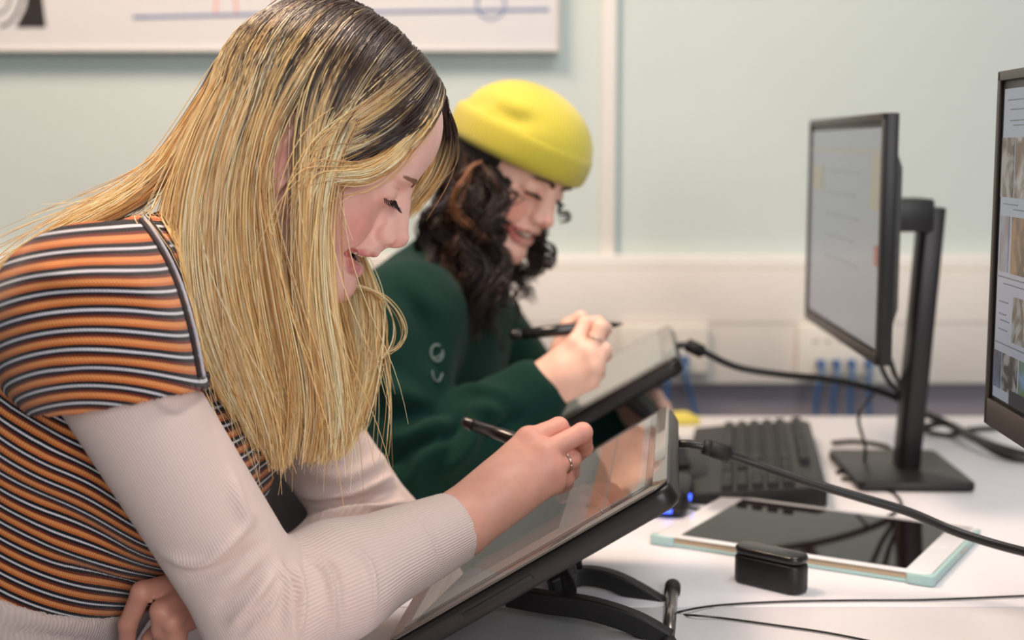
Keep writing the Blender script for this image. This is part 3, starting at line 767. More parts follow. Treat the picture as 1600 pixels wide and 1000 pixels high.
def head_shape(smile=1.0, mouth_open=1.0, ears=True):
    """head in its own frame: origin at the root of the nose, x forward, y to the person's left, z up"""
    H = Sh()
    H.add(Ell((-.094, 0, .034), (.091, .074, .080)), .01)
    H.add(Ell((-.115, 0, .020), (.072, .070, .072)), .02)
    H.add(Ell((-.042, 0, .042), (.040, .056, .044)), .02)             # forehead
    H.add(Ell((-.064, 0, -.040), (.050, .055, .062)), .03)            # mid face
    H.add(Ell((-.040, 0, -.066), (.036, .036, .034)), .02)            # mouth barrel
    for s in (-1, 1):
        H.add(Cap((-.096, s*.055, -.050), (-.074, s*.046, -.078), .014, .014), .025)
        H.add(Cap((-.074, s*.046, -.078), (-.022, s*.013, -.101), .014, .013), .02)
        H.add(Ell((-.046, s*.041, -.033), (.024, .018, .018)), .022)       # cheekbone
        H.add(Ell((-.038, s*.033, -.050), (.018, .015, .016)), .020)       # smiling cheek
        H.add(Ell((-.016, s*.022, .0145), (.013, .024, .008)), .012)        # brow
    H.add(Ell((-.0165, 0, -.0980), (.0172, .019, .0150)), .014)       # chin
    for s in (-1, 1):
        H.sub(Ell((-.001, s*.031, -.004), (.013, .017, .0090)), .012)
        H.add(Ell((-.0205, s*.0305, -.0040), (.0125, .0150, .0115)), .006)
    for s in (-1, 1):                                                   # closed lid line
        H.sub(Cap((-.0120, s*.0190, -.0082), (-.0065, s*.0300, -.0080), .0006, .0008), .0016)
        H.sub(Cap((-.0065, s*.0300, -.0080), (-.0160, s*.0430, -.0098), .0008, .0006), .0016)
        H.sub(Cap((-.0080, s*.0210, .0052), (-.0130, s*.0410, .0042), .0008, .0008), .003)
    # nose
    H.add(Cap((-.010, 0, .006), (.0035, 0, -.022), .0085, .0072), .010)
    H.add(Cap((.0035, 0, -.022), (.0105, 0, -.0345), .0072, .0092), .006)
    H.add(Ell((-.009, 0, -.028), (.012, .0125, .020)), .008)
    for s in (-1, 1):
        H.add(Cap((-.004, s*.004, -.012), (-.002, s*.010, -.036), .006, .007), .010)
    for s in (-1, 1):
        H.sub(Cap((-.0085, s*.0185, -.0290), (-.0095, s*.0185, -.0430), .0010, .0012), .006)
        H.add(Ell((.0000, s*.0118, -.0385), (.0098, .0064, .0072)), .003)
    H.add(Cap((.008, 0, -.040), (-.004, 0, -.0445), .0055, .0050), .005)
    for s in (-1, 1): H.sub(Ell((.0030, s*.0070, -.0462), (.0062, .0032, .0036)), .002)
    # mouth: lips around an opening
    H.add(Ell((-.010, 0, -.052), (.0135, .018, .0085)), .010)
    w = .0255 + .004*smile
    up_ = [(-.0185, w, -.0665 + .002*smile), (-.0068, w*.62, -.0592), (-.0010, w*.22, -.0562), (-.0014, 0, -.0570)]
    lo_ = [(-.0185, w, -.0665 + .002*smile), (-.0110, w*.62, -.0715 - .005*mouth_open), (-.0065, w*.25, -.0735 - .0048*mouth_open), (-.0060, 0, -.0735 - .0048*mouth_open)]
    for s in (-1, 1):
        H.sub(Cap((-.0175, s*w*.92, -.0650), (-.0090, s*w*.55, -.0665), .0010 + .0010*mouth_open, .0022 + .0026*mouth_open), .003)
        H.sub(Cap((-.0090, s*w*.55, -.0665), (.0, 0, -.0670), .0022 + .0026*mouth_open, .0030 + .0030*mouth_open), .003)
    for s in (-1, 1):
        H.chain([(a, s*b, c) for a, b, c in up_], [.0018, .0030, .0038, .0036], .003)
        H.chain([(a, s*b, c) for a, b, c in lo_], [.0018, .0038, .0050, .0052], .003)
    H.sub(Ell((-.020, 0, -.0670), (.016, .019, .0030 + .0032*mouth_open)), .002)
    for s in (-1, 1):
        H.sub(Cap((-.0165, s*w*.90, -.0655), (-.0095, s*w*.60, -.0668), .0004 + .0022*mouth_open, .0010 + .0034*mouth_open), .002)
        H.sub(Cap((-.0095, s*w*.60, -.0668), (.0, 0, -.0672), .0010 + .0034*mouth_open, .0014 + .0034*mouth_open), .002)
    H.add(Ell((-.030, 0, -.0755), (.020, .0175, .0065)), .002)                 # tongue
    for s in (-1, 1):
        H.sub(Ell((-.0205, s*(w + .002), -.0660 + .002*smile), (.006, .0025, .003)), .005)
        H.sub(Cap((-.008, s*.0200, -.046), (-.0190, s*.034, -.064), .0008, .0010), .010)     # smile fold
    # ears
    for s in ((-1, 1) if ears else ()):
        R = np.array([unit((.95, s*.30, .12)), unit((-.30, s*.95, 0)), unit((-.12, 0, 1))]).T
        E_ = Sh().add(Ell((-.103, s*.077, -.018), (.017, .0065, .031), R), .004)
        E_.add(Ell((-.100, s*.075, -.045), (.009, .0055, .010)), .006)
        E_.sub(Ell((-.0975, s*.083, -.020), (.0085, .0055, .019), R), .005)
        H.add(E_, .006)
    return H
def skin_cols(p, base, lip, blush, smile=1.0, mouth_open=1.0, brow=None, browk=1.0):
    """p in head frame"""
    c = np.tile(np.array(base[:3]), (len(p), 1))
    a = np.stack([p[:, 0], np.abs(p[:, 1]), p[:, 2]], 1)
    def mix(m, col):
        nonlocal c
        m = np.clip(m, 0, 1)[:, None]; c = c*(1-m) + np.array(col[:3])*m
    mix(.75*gauss(a, (-.030, .046, -.040), (.035, .024, .024)), blush)
    mix(.65*gauss(a, (.010, 0, -.037), (.014, .012, .012)), blush)
    mix(.5*gauss(a, (-.012, 0, -.10), (.02, .018, .014)), blush)
    mix(.45*gauss(a, (-.10, .08, -.02), (.03, .02, .04)), blush)
    mix(.4*gauss(a, (-.012, .031, -.010), (.014, .016, .006)), blush)
    w = .0255 + .004*smile
    for pts, rr in (([(-.0185, w, -.0655), (-.0065, w*.62, -.0605), (-.0010, w*.22, -.0570), (-.0010, 0, -.0576)], .0046),
                    ([(-.0185, w, -.0655), (-.0110, w*.62, -.0715 - .005*mouth_open), (-.0065, w*.25, -.0735 - .0048*mouth_open), (-.0060, 0, -.0735 - .0048*mouth_open)], .0062)):
        d = np.full(len(p), 1.0)
        for i in range(3):
            d = np.minimum(d, Cap(pts[i], pts[i+1], 0.0)(a))
        mix(1.1*np.clip(1.35 - (d/rr)**2, 0, 1)*.8, lip)
    inner = np.clip(1.3 - ((a - V3(-.021, 0, -.067))**2 / V3(.0165, .021, .0072)**2).sum(1), 0, 1)*3
    mix(inner*(a[:, 0] < -.0115), (.06, .012, .012))
    return c

from mathutils.bvhtree import BVHTree
def vnormals(V, Q):
    N = np.zeros_like(V)
    Q = np.asarray(Q)
    for a, b, c in ((0, 1, 2), (0, 2, 3)):
        n_ = np.cross(V[Q[:, b]] - V[Q[:, a]], V[Q[:, c]] - V[Q[:, a]])
        for i in (a, b, c): np.add.at(N, Q[:, i], n_)
    return N / (np.linalg.norm(N, axis=1)[:, None] + 1e-12)
def folds(V, Q, items, gain=1.4):
    """cloth folds: soft ridges (or, with a negative height, creases) along lines laid on the cloth"""
    bv = BVHTree.FromPolygons([tuple(v) for v in V], [tuple(q) for q in Q])
    N = vnormals(V, Q); D = np.zeros(len(V)); eye = Vector((0, 0, CAMZ))
    for pts, wd, ht in items:
        line = []
        for px, py in catmull(np.array(pts, float), 5):
            r = _ray(px, py); h_ = bv.ray_cast(eye, Vector(r).normalized())
            if h_[0] is not None: line.append(np.array(h_[0]))
        if len(line) < 2: continue
        dm = np.full(len(V), 9.0); tt = np.zeros(len(V)); L = len(line) - 1
        for i in range(L):
            a, b = line[i], line[i+1]; ba = b - a
            t = np.clip((V - a) @ ba / (ba @ ba + 1e-12), 0, 1)
            d = np.linalg.norm(V - a - t[:, None]*ba, axis=1)
            m = d < dm; dm[m] = d[m]; tt[m] = (i + t[m]) / L
        D += gain * ht * np.exp(-(dm / wd)**2) * np.clip(np.sin(np.pi * np.clip(tt, .02, .98))**.5, 0, 1)
    return V + N * D[:, None]
def cloth(name, f, lo, hi, h, m, parent, org, fl=None, su=None, sv=None, noise=0.0):
    V, Q = surfmesh(f, lo, hi, h, proj=1)
    if fl: V = folds(V, Q, fl)
    if noise:
        N = vnormals(V, Q)
        D = sum(np.sin(V @ RNG.normal(0, 1, 3) * s_ + RNG.uniform(0, 6)) * a_ for s_, a_ in ((28, .5), (45, .4), (70, .25)) for _ in range(2))
        V = V + N * (D * noise)[:, None]
    me = mesh_np(name, V - org, Q)
    if su is not None: fattr(me, 'su', su(V))
    if sv is not None: fattr(me, 'sv', sv(V))
    return link(name, me, m, parent), V, Q
def knit_mat(name, base, rib=0.0016, depth=.4, rough=.85, stripes=None, period=.0185, sheen=.2, cm=.86):
    """ribbed jersey: su runs across the stripes, sv across the ribs (both in metres)"""
    m = mat(name, base, rough, spec=.2); nt = m.node_tree; b = nt.nodes['Principled BSDF']
    b.inputs['Sheen Weight'].default_value = sheen
    sv = nt.nodes.new('ShaderNodeAttribute'); sv.attribute_name = 'sv'
    mu = nt.nodes.new('ShaderNodeMath'); mu.operation = 'MULTIPLY'; mu.inputs[1].default_value = 2*math.pi/rib
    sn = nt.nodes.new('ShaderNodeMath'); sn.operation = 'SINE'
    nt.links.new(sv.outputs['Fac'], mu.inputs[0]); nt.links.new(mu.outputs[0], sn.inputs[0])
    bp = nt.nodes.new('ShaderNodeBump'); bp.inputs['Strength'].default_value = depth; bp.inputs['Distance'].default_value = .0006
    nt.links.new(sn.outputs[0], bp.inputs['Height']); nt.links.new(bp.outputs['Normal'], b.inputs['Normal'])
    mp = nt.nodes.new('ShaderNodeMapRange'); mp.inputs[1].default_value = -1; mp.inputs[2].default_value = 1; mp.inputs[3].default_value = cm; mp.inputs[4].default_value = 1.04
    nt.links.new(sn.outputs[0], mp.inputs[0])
    sc = nt.nodes.new('ShaderNodeVectorMath'); sc.operation = 'SCALE'
    nt.links.new(mp.outputs[0], sc.inputs['Scale'])
    if stripes:
        su = nt.nodes.new('ShaderNodeAttribute'); su.attribute_name = 'su'
        dv = nt.nodes.new('ShaderNodeMath'); dv.operation = 'MULTIPLY'; dv.inputs[1].default_value = 1/period
        fr = nt.nodes.new('ShaderNodeMath'); fr.operation = 'FRACT'
        nt.links.new(su.outputs['Fac'], dv.inputs[0]); nt.links.new(dv.outputs[0], fr.inputs[0])
        rp = nt.nodes.new('ShaderNodeValToRGB'); rp.color_ramp.interpolation = 'LINEAR'
        el = rp.color_ramp.elements
        while len(el) > 1: el.remove(el[-1])
        first = True
        e_ = .012
        for (p0, p1, c) in stripes:
            for pp in (p0 + (e_ if p0 > 0 else 0), p1 - (e_ if p1 < 1 else 0)):
                if first: el[0].position = pp; el[0].color = c; first = False
                else: q = el.new(min(1, pp)); q.color = c
        nt.links.new(fr.outputs[0], rp.inputs['Fac']); nt.links.new(rp.outputs['Color'], sc.inputs[0])
    else:
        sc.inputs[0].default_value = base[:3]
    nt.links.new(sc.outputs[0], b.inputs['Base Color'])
    return m
def around(V, a, b):
    """arc length around the axis a-b, and distance along it"""
    ax = unit(b - a); q = V - a; t = q @ ax; v = q - t[:, None]*ax
    u = unit(np.cross(ax, [0, 1, .02])); w_ = np.cross(ax, u)
    return np.arctan2(v @ w_, v @ u), t
def lashes(name, M, side, parent, org, arc, n_, ln, m, drop=.6, r=.00035):
    mb = MB(); pa = catmull(np.array([(x, side*y, z) for x, y, z in arc], float), 8)
    for i in range(n_):
        t = i / (n_ - 1); q = pa[int(t*(len(pa) - 1))]
        out = unit(V3(1.0, side*((t - .30)*1.6 + random.uniform(-.35, .35)), -drop + random.uniform(-.35, .2)))
        l = ln * (.65 + .45*math.sin(math.pi*min(1, t*.8 + .2))) * random.uniform(.85, 1.1)
        p = [q - out*.001, q + out*l*.5 + V3(0, 0, -.0008), q + out*l + V3(0, 0, .0006)]
        mb.tube([from_frame(M, x[None])[0] - org for x in p], [r*1.5, r*1.2, r*.3], 4, 3)
    return mb.build(name, m, parent, True)
def brow(name, M, side, parent, org, f, a, b, c, m, n_=130, ln=.008, wd=.0028, r=.00028):
    mb = MB(); pa = catmull(np.array([(x, side*y, z) for x, y, z in (a, b, c)], float), 12)
    Q = []; 
    for i in range(n_):
        t = random.random(); q = pa[int(t*(len(pa) - 1))]; tg = pa[min(len(pa)-1, int(t*(len(pa)-1)) + 1)] - pa[max(0, int(t*(len(pa)-1)) - 1)]
        tg = unit(tg); w_ = wd * (1 - .6*t)
        o = q + V3(0, 0, random.uniform(-w_, w_)); l = ln * random.uniform(.6, 1.0)
        pts = np.array([o, o + tg*l*.5 + V3(0, 0, .0007), o + tg*l])
        Q.append(from_frame(M, pts))
    W_ = np.vstack(Q); fx = M[:3, 0] / np.linalg.norm(M[:3, 0])
    W_ = W_ + fx*.03
    for _ in range(40):
        W_ = W_ - fx*np.clip(f(W_) - .0007, -.002, .004)[:, None]*.8
    for i in range(n_): mb.tube(W_[3*i:3*i+3] - org, [r, r, r*.3], 3, 0, False)
    return mb.build(name, m, parent, True)
def strands_mesh(name, S_, rad, cols, m, parent, org, n=3):
    """S_: (strands, points, 3) -> one mesh of fine tubes; rad (points,), cols (strands, points, 3)"""
    k, L, _ = S_.shape
    t = np.gradient(S_, axis=1); t /= np.linalg.norm(t, axis=2)[..., None] + 1e-12
    u = np.cross(t, RNG.normal(0, 1, (k, 1, 3))); u /= np.linalg.norm(u, axis=2)[..., None] + 1e-12
    w_ = np.cross(t, u)
    a = np.arange(n)*2*math.pi/n
    rr = rad if np.ndim(rad) == 2 else np.broadcast_to(rad, (k, L))
    V = S_[:, :, None, :] + rr[:, :, None, None]*(np.cos(a)[None, None, :, None]*u[:, :, None, :] + np.sin(a)[None, None, :, None]*w_[:, :, None, :])
    idx = np.arange(k*L*n).reshape(k, L, n)
    A = idx[:, :-1, :]; B_ = np.roll(A, -1, 2); D = idx[:, 1:, :]; C_ = np.roll(D, -1, 2)
    F = np.stack([A, B_, C_, D], -1).reshape(-1, 4)
    me = mesh_np(name, V.reshape(-1, 3) - org, F)
    cattr(me, 'tone', np.repeat(cols[:, :, None, :], n, 2).reshape(-1, 3))
    return link(name, me, m, parent)
def resample(pts, L):
    c = catmull(np.asarray(pts, float), 10); s = np.r_[0, np.cumsum(np.linalg.norm(np.diff(c, axis=0), axis=1))]
    t = np.linspace(0, s[-1], L); return np.stack([np.interp(t, s, c[:, i]) for i in range(3)], 1)
def pushout(f, S_, gap):
    sh = S_.shape; p = S_.reshape(-1, 3); gp = np.broadcast_to(gap, sh[:2]).reshape(-1)
    for _ in range(2):
        d = f(p); m = np.nonzero(d < gp)[0]
        if len(m) == 0: break
        g = grad(f, p[m]); p[m] += g * (gp[m] - d[m])[:, None]
    return p.reshape(sh)
def vcol_mat(name, attr, rough=.5, sss=0.0, bump=0.0, bscale=600, spec=.5, sheen=0.0, var=0.0):
    m = mat(name, (1, 1, 1, 1), rough, bump=bump, bscale=bscale, spec=spec)
    nt = m.node_tree; b = nt.nodes['Principled BSDF']
    a = nt.nodes.new('ShaderNodeAttribute'); a.attribute_name = attr
    if var > 0:
        tc = nt.nodes.new('ShaderNodeTexCoord'); nz = nt.nodes.new('ShaderNodeTexNoise'); nz.inputs['Scale'].default_value = 90; nz.inputs['Detail'].default_value = 5
        nt.links.new(tc.outputs['Object'], nz.inputs['Vector'])
        mp = nt.nodes.new('ShaderNodeMapRange'); mp.inputs[1].default_value = .3; mp.inputs[2].default_value = .7; mp.inputs[3].default_value = 1 - var; mp.inputs[4].default_value = 1 + var
        nt.links.new(nz.outputs['Fac'], mp.inputs[0])
        mx = nt.nodes.new('ShaderNodeVectorMath'); mx.operation = 'SCALE'
        nt.links.new(a.outputs['Color'], mx.inputs[0]); nt.links.new(mp.outputs[0], mx.inputs['Scale'])
        nt.links.new(mx.outputs[0], b.inputs['Base Color'])
    else: nt.links.new(a.outputs['Color'], b.inputs['Base Color'])
    if sss > 0:
        b.inputs['Subsurface Weight'].default_value = sss
        b.inputs['Subsurface Radius'].default_value = (1.0, .35, .2); b.inputs['Subsurface Scale'].default_value = .004
    if sheen: b.inputs['Sheen Weight'].default_value = sheen
    return m
M_skin = vcol_mat('skin', 'tone', .46, .25, .08, 1400, spec=.4, var=.04)
M_teeth = mat('teeth_enamel', srgb(238, 226, 206), .2, var=.03)
M_lash = mat('lash_dark', srgb(30, 22, 20), .6, var=.05)
M_nail = mat('nail_pink', srgb(226, 172, 160), .25, var=.04)
M_silver = mat('ring_silver', srgb(205, 190, 175), .18, 1.0, var=.04)

def translucent(m, fac):
    """hair lets some light through: part of the diffuse light is transmitted"""
    nt = m.node_tree; b = nt.nodes['Principled BSDF']; out = nt.nodes['Material Output']
    t = nt.nodes.new('ShaderNodeBsdfTranslucent'); mx = nt.nodes.new('ShaderNodeMixShader'); mx.inputs[0].default_value = fac
    src = b.inputs['Base Color'].links[0].from_socket
    nt.links.new(src, t.inputs['Color']); nt.links.new(b.outputs[0], mx.inputs[1]); nt.links.new(t.outputs[0], mx.inputs[2])
    nt.links.new(mx.outputs[0], out.inputs['Surface'])
# ================================================================== THE BLONDE WOMAN
w1 = empty('person', tuple(P(60, 900, 1.3) * V3(1, 1, 0) + V3(0, 0, 0)))
tag(w1, 'blonde woman in an orange and black striped top drawing on the near pen display', 'person')
W1O = np.array(w1.location)
HY = math.radians(2.0); HP = math.radians(31.0)
h1_f = V3(math.cos(HY)*math.cos(HP), math.sin(HY)*math.cos(HP), -math.sin(HP))
HM1 = head_frame(P(638, 308, 1.30), h1_f, (0, 0, 1), 1.04)
hd = lambda *a: from_frame(HM1, np.array([a]))[0]
SH_N, EL_N, WR_N = P(128, 500, 1.13), P(412, 958, 1.165), P(714, 822, 1.303)
SH_F, EL_F = P(352, 485, 1.46), P(600, 842, 1.50)
WR_F = P(395, 925, 1.335)
NECK = P(300, 425, 1.30)
CHEST = V3(-.385, 1.30, .93); HIP = V3(-.53, 1.30, .60)
ax1 = unit(V3(-.298, 1.30, 1.08) - HIP)
fw1 = np.array([ax1[2], 0, -ax1[0]])
RT = np.stack([fw1, V3(0, 1, 0), ax1], 1)

def torso1(g=0.0):
    s = Sh()
    s.add(Ell(V3(-.398, 1.30, .965), (.108 + g, .150 + g, .150 + g), RT), .03)
    s.add(Ell(V3(-.365, 1.30, 1.035), (.085 + g, .140 + g, .060 + g), RT), .05)
    s.add(Cap(V3(-.345, 1.30 - .115, 1.058), V3(-.345, 1.30 + .115, 1.058), .052 + g, .052 + g), .05)
    s.add(Ell(V3(-.450, 1.30, .810), (.108 + g, .132 + g, .13 + g), RT), .06)
    s.add(Ell(V3(-.520, 1.30, .640), (.125 + g, .165 + g, .13 + g), RT), .06)
    s.add(Ell(V3(-.338, 1.31, .872), (.094 + g, .085 + g, .082 + g), RT), .035)
    for sy in (-1, 1): s.add(Ell(V3(-.302, 1.30 + sy*.066, .915), (.068 + g, .070 + g, .072 + g), RT), .035)
    return s
def arm1(sh, el, wr, r0, r1, r2, r3):
    s = Sh()
    s.add(Cap(sh, el, r0, r1), .01)
    s.add(Cap(el, el + (wr - el)*.3, r1*.96, r2*1.12), .02)
    s.add(Cap(el + (wr - el)*.3, wr, r2*1.12, r3), .02)
    return s
def fingers(S_, joints, radii, k=.0035):
    for j, r in zip(joints, radii):
        f = Sh().chain(j, r, .003); S_.add(f, k)
hN = dict(
    mcp=[P(826, 686, 1.3487), P(850, 707, 1.3349), P(861, 731, 1.3302), P(864, 753, 1.3339)],
    idx=[P(826, 686, 1.3487), P(873, 667, 1.3635), P(892, 690, 1.3884), P(897, 706, 1.4040)],
    mid=[P(850, 707, 1.3349), P(910, 676, 1.3487), P(913, 700, 1.3764), P(900, 714, 1.3930)],
    rin=[P(861, 731, 1.3302), P(893, 717, 1.3487), P(893, 738, 1.3745), P(876, 744, 1.3838)],
    pin=[P(864, 753, 1.3339), P(884, 748, 1.3524), P(884, 762, 1.3690), P(870, 764, 1.3764)],
    thb=[P(748, 792, 1.3376), P(800, 724, 1.3838), P(852, 700, 1.4096), P(890, 708, 1.4160)])
def hand_shape(h, wr, pr, rw=.026, sc=1.0, flat=None):
    s = Sh()
    for i, m_ in enumerate(h['mcp']):
        b = wr + (m_ - wr)*.10 + (m_ - np.mean(h['mcp'], 0))*.45
        s.add(Cap(b, m_, .0155*sc, (.0118, .0120, .0112, .0105)[i]*sc), .016)
        s.add(Ell(m_, .0112*sc), .006)
    s.add(Cap(wr, wr + (np.mean(h['mcp'], 0) - wr)*.5, rw*.84, .021*sc), .02)
    t = Sh().chain(h['thb'], [.016*sc, .0125*sc, .0105*sc, .0088*sc], .006)
    s.add(t, .010)
    sc = sc*.96
    fingers(s, [h['idx'], h['mid'], h['rin'], h['pin']],
            [[.0108*sc, .0098*sc, .0085*sc, .0074*sc], [.0110*sc, .0100*sc, .0086*sc, .0075*sc], [.0104*sc, .0094*sc, .0082*sc, .0072*sc], [.0094*sc, .0084*sc, .0074*sc, .0066*sc]])
    return s
hF = dict(
    mcp=[P(300, 905, 1.225), P(296, 925, 1.215), P(292, 945, 1.210), P(290, 965, 1.21)],
    idx=[P(300, 905, 1.225), P(222, 925, 1.195), P(200, 975, 1.20), P(198, 1010, 1.205)],
    mid=[P(296, 925, 1.215), P(252, 955, 1.188), P(252, 985, 1.19), P(256, 1015, 1.20)],
    rin=[P(292, 945, 1.210), P(268, 972, 1.185), P(272, 1000, 1.19), P(276, 1025, 1.20)],
    pin=[P(290, 965, 1.21), P(276, 990, 1.19), P(282, 1012, 1.195), P(290, 1030, 1.20)],
    thb=[P(350, 930, 1.28), P(300, 950, 1.25), P(262, 975, 1.225), P(236, 1000, 1.215)])
B1 = Sh()
B1.add(LocalSh(head_shape(1.0, 1.0), HM1), .01)
B1.add(Cap(hd(-.098, 0, -.055), NECK, .050, .052), .03)
B1.add(Cap(NECK + V3(-.03, 0, -.01), V3(-.37, 1.30, 1.0), .055, .07), .04)
B1.add(torso1(-.008), .03)
B1.add(arm1(SH_N, EL_N, WR_N, .046, .040, .036, .0255), .03)
B1.add(arm1(SH_F, EL_F, WR_F, .046, .040, .036, .0255), .03)
B1.add(Cap(WR_N + (EL_N - WR_N)*.2, WR_N, .029, .0265), .01)
B1.add(hand_shape(hN, WR_N, None), .012)
B1.add(hand_shape(hF, WR_F, None), .012)
f1 = lambda p, m=.03: B1(p, m)
SKIN1 = srgb(234, 188, 174); BLUSH1 = srgb(218, 138, 130); LIP1 = srgb(198, 108, 108)
Vb, Qb = surfmesh(f1, (-.72, 1.0, .50), (.16, 1.58, 1.36), .0034)
def zone1(p):
    q = to_frame(HM1, p)
    face = (q[:, 0] > -.055) & (q[:, 2] > -.12) & (q[:, 2] < .03)
    hand = (np.linalg.norm(p - hN['mcp'][1], axis=1) < .085)
    return face | hand
Vb, Qb = refine(f1, Vb, Qb, zone1)
def zone1b(p):
    q = to_frame(HM1, p)
    return (q[:, 0] > -.032) & (q[:, 2] > -.092) & (q[:, 2] < .004) & (q[:, 1] < .06)
Vb, Qb = refine(f1, Vb, Qb, zone1b)
me = mesh_np('body', Vb - W1O, Qb)
colb = skin_cols(to_frame(HM1, Vb), SKIN1, LIP1, BLUSH1)
hm_ = np.clip((.20 - np.linalg.norm(Vb - hN['mcp'][1], axis=1))/.06, 0, 1)[:, None]
colb = colb*(1 - hm_) + np.array(srgb(216, 160, 140)[:3])*hm_
hm_ = np.clip((.16 - np.linalg.norm(Vb - hF['mcp'][1], axis=1))/.04, 0, 1)[:, None]
colb = colb*(1 - hm_) + np.array(srgb(206, 146, 126)[:3])*hm_
# redder knuckles and fingertips
for j in ('idx', 'mid', 'rin', 'pin'):
    for q in hN[j][:2]:
        m = .45*gauss(Vb, q, .013)[:, None]; colb = colb*(1-m) + np.array(BLUSH1[:3])*m
cattr(me, 'tone', colb)
body1 = link('body', me, M_skin, w1)
# ---------------------------------------------------------------- face details
for s_ in (-1, 1):
    lashes('eyelashes', HM1, s_, w1, W1O, [(-.0112, .0200, -.0080), (-.0058, .0300, -.0078), (-.0155, .0430, -.0097)], 30, .0100, M_lash, .55, .00036)
M_brow1 = mat('brow_brown', srgb(146, 108, 82), .7, var=.1)
for s_ in (-1, 1):
    brow('eyebrow', HM1, s_, w1, W1O, f1, (.001, .0125, .0115), (-.006, .026, .0150), (-.020, .043, .0150), M_brow1, 220, .0075, .0030)
def teeth(M, parent, org, w=.021, z=-.0625, x0=-.0085, hgt=.0075):
    mb = MB()
    for i in range(-4, 5):
        a = i / 4.0; x = x0 - .011*a*a; y = w*a*.92; wd = .0052 if abs(i) < 2 else .0045
        mb.box((x, y, z + .0006*abs(a)), (.003, wd, hgt), .0012, 2, Matrix.Rotation(math.atan2(2*.011*a, w*.92), 3, 'Z'))
    for v in mb.bm.verts:
        v.co = Vector(from_frame(M, np.array([v.co[:]]))[0] - org)
    return mb.build('teeth', M_teeth, parent, True)
teeth(HM1, w1, W1O, .0225, -.0618, -.0088, .0090)
# ---------------------------------------------------------------- pale ribbed long-sleeved shirt
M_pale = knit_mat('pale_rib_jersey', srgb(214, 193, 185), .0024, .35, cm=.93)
def sleeve_shape(sh, el, wr, rr, cutv):
    s = Sh(); s.add(arm1(sh, el, wr + unit(wr - el)*.03, *rr), .01); s.cut(*cutv, .0015); return s
armN = unit(WR_N - EL_N)
cuffN = WR_N + armN*(-.004)
SN = sleeve_shape(SH_N, EL_N, WR_N, (.053, .0495, .0445, .0305), (cuffN, armN))
foldsN = [([(255, 866), (310, 878), (352, 852), (392, 812)], .0050, .0042), ([(290, 905), (360, 885), (408, 850)], .006, -.003), ([(360, 975), (395, 935), (428, 896)], .0045, .0040),
          ([(340, 950), (385, 915), (415, 880)], .005, -.0028), ([(385, 990), (420, 950), (440, 905)], .0030, .0026), ([(432, 880), (448, 915), (450, 985)], .0035, .0034), ([(444, 880), (460, 920), (460, 985)], .0025, -.0026),
          ([(462, 880), (472, 925), (470, 985)], .0030, .0026), ([(478, 872), (512, 895), (524, 985)], .0028, .0028), ([(490, 870), (524, 895), (536, 975)], .0022, -.0020), ([(548, 852), (578, 885), (588, 950)], .0030, .0020),
          ([(652, 800), (680, 845), (690, 890)], .0018, -.0016), ([(190, 600), (230, 590), (285, 605)], .005, .003), ([(240, 620), (280, 640), (305, 625)], .005, -.002), ([(360, 740), (375, 790), (392, 812)], .006, .003)]
def sv_arm(sh, el, wr):
    def g(V):
        du = Cap(sh, el, 0.0)(V); df = Cap(el, wr, 0.0)(V)
        return np.where(df < du, around(V, el, wr)[0]*.036, around(V, sh, el)[0]*.050)
    return g
shirt1 = empty('pale_shirt'); shirt1.parent = w1
o_, VsN, QsN = cloth('sleeve', lambda p, m=.03: SN(p, m), (-.46, 1.02, .68), (.02, 1.42, 1.16), .0032, M_pale, shirt1, W1O, [(a, b, c*1.7) for a, b, c in foldsN], sv=sv_arm(SH_N, EL_N, WR_N))
armF = unit(WR_F - EL_F)
SF = sleeve_shape(SH_F, EL_F, WR_F, (.052, .0485, .043, .030), (WR_F, armF))
foldsF = [([(470, 775), (540, 772), (610, 745)], .0045, .0042), ([(478, 815), (545, 800), (630, 785)], .0045, .0044), ([(474, 795), (540, 788), (620, 765)], .004, -.0035), ([(490, 840), (540, 824), (610, 808)], .004, .0036), ([(486, 828), (540, 812), (615, 797)], .003, -.003), ([(470, 735), (540, 745), (600, 715)], .008, .0025)]
cloth('sleeve', lambda p, m=.03: SF(p, m), (-.46, 1.20, .68), (-.04, 1.60, 1.14), .0034, M_pale, shirt1, W1O, [(a, b, c*1.5) for a, b, c in foldsF],
      sv=sv_arm(SH_F, EL_F, WR_F))
hemc = P(90, 978, 1.165)
TB = Sh().add(torso1(.0105), .02).cut(hemc + ax1*.002, ax1).cut(hemc - ax1*.105, -ax1)
cloth('shirt_body', lambda p, m=.03: TB(p, m), (-.80, 1.06, .55), (-.20, 1.54, .95), .006, M_pale, shirt1, W1O, [([(0, 985), (90, 998), (180, 1010)], .004, -.003)], sv=lambda V: V[:, 1]*.9 + V[:, 0]*.2)
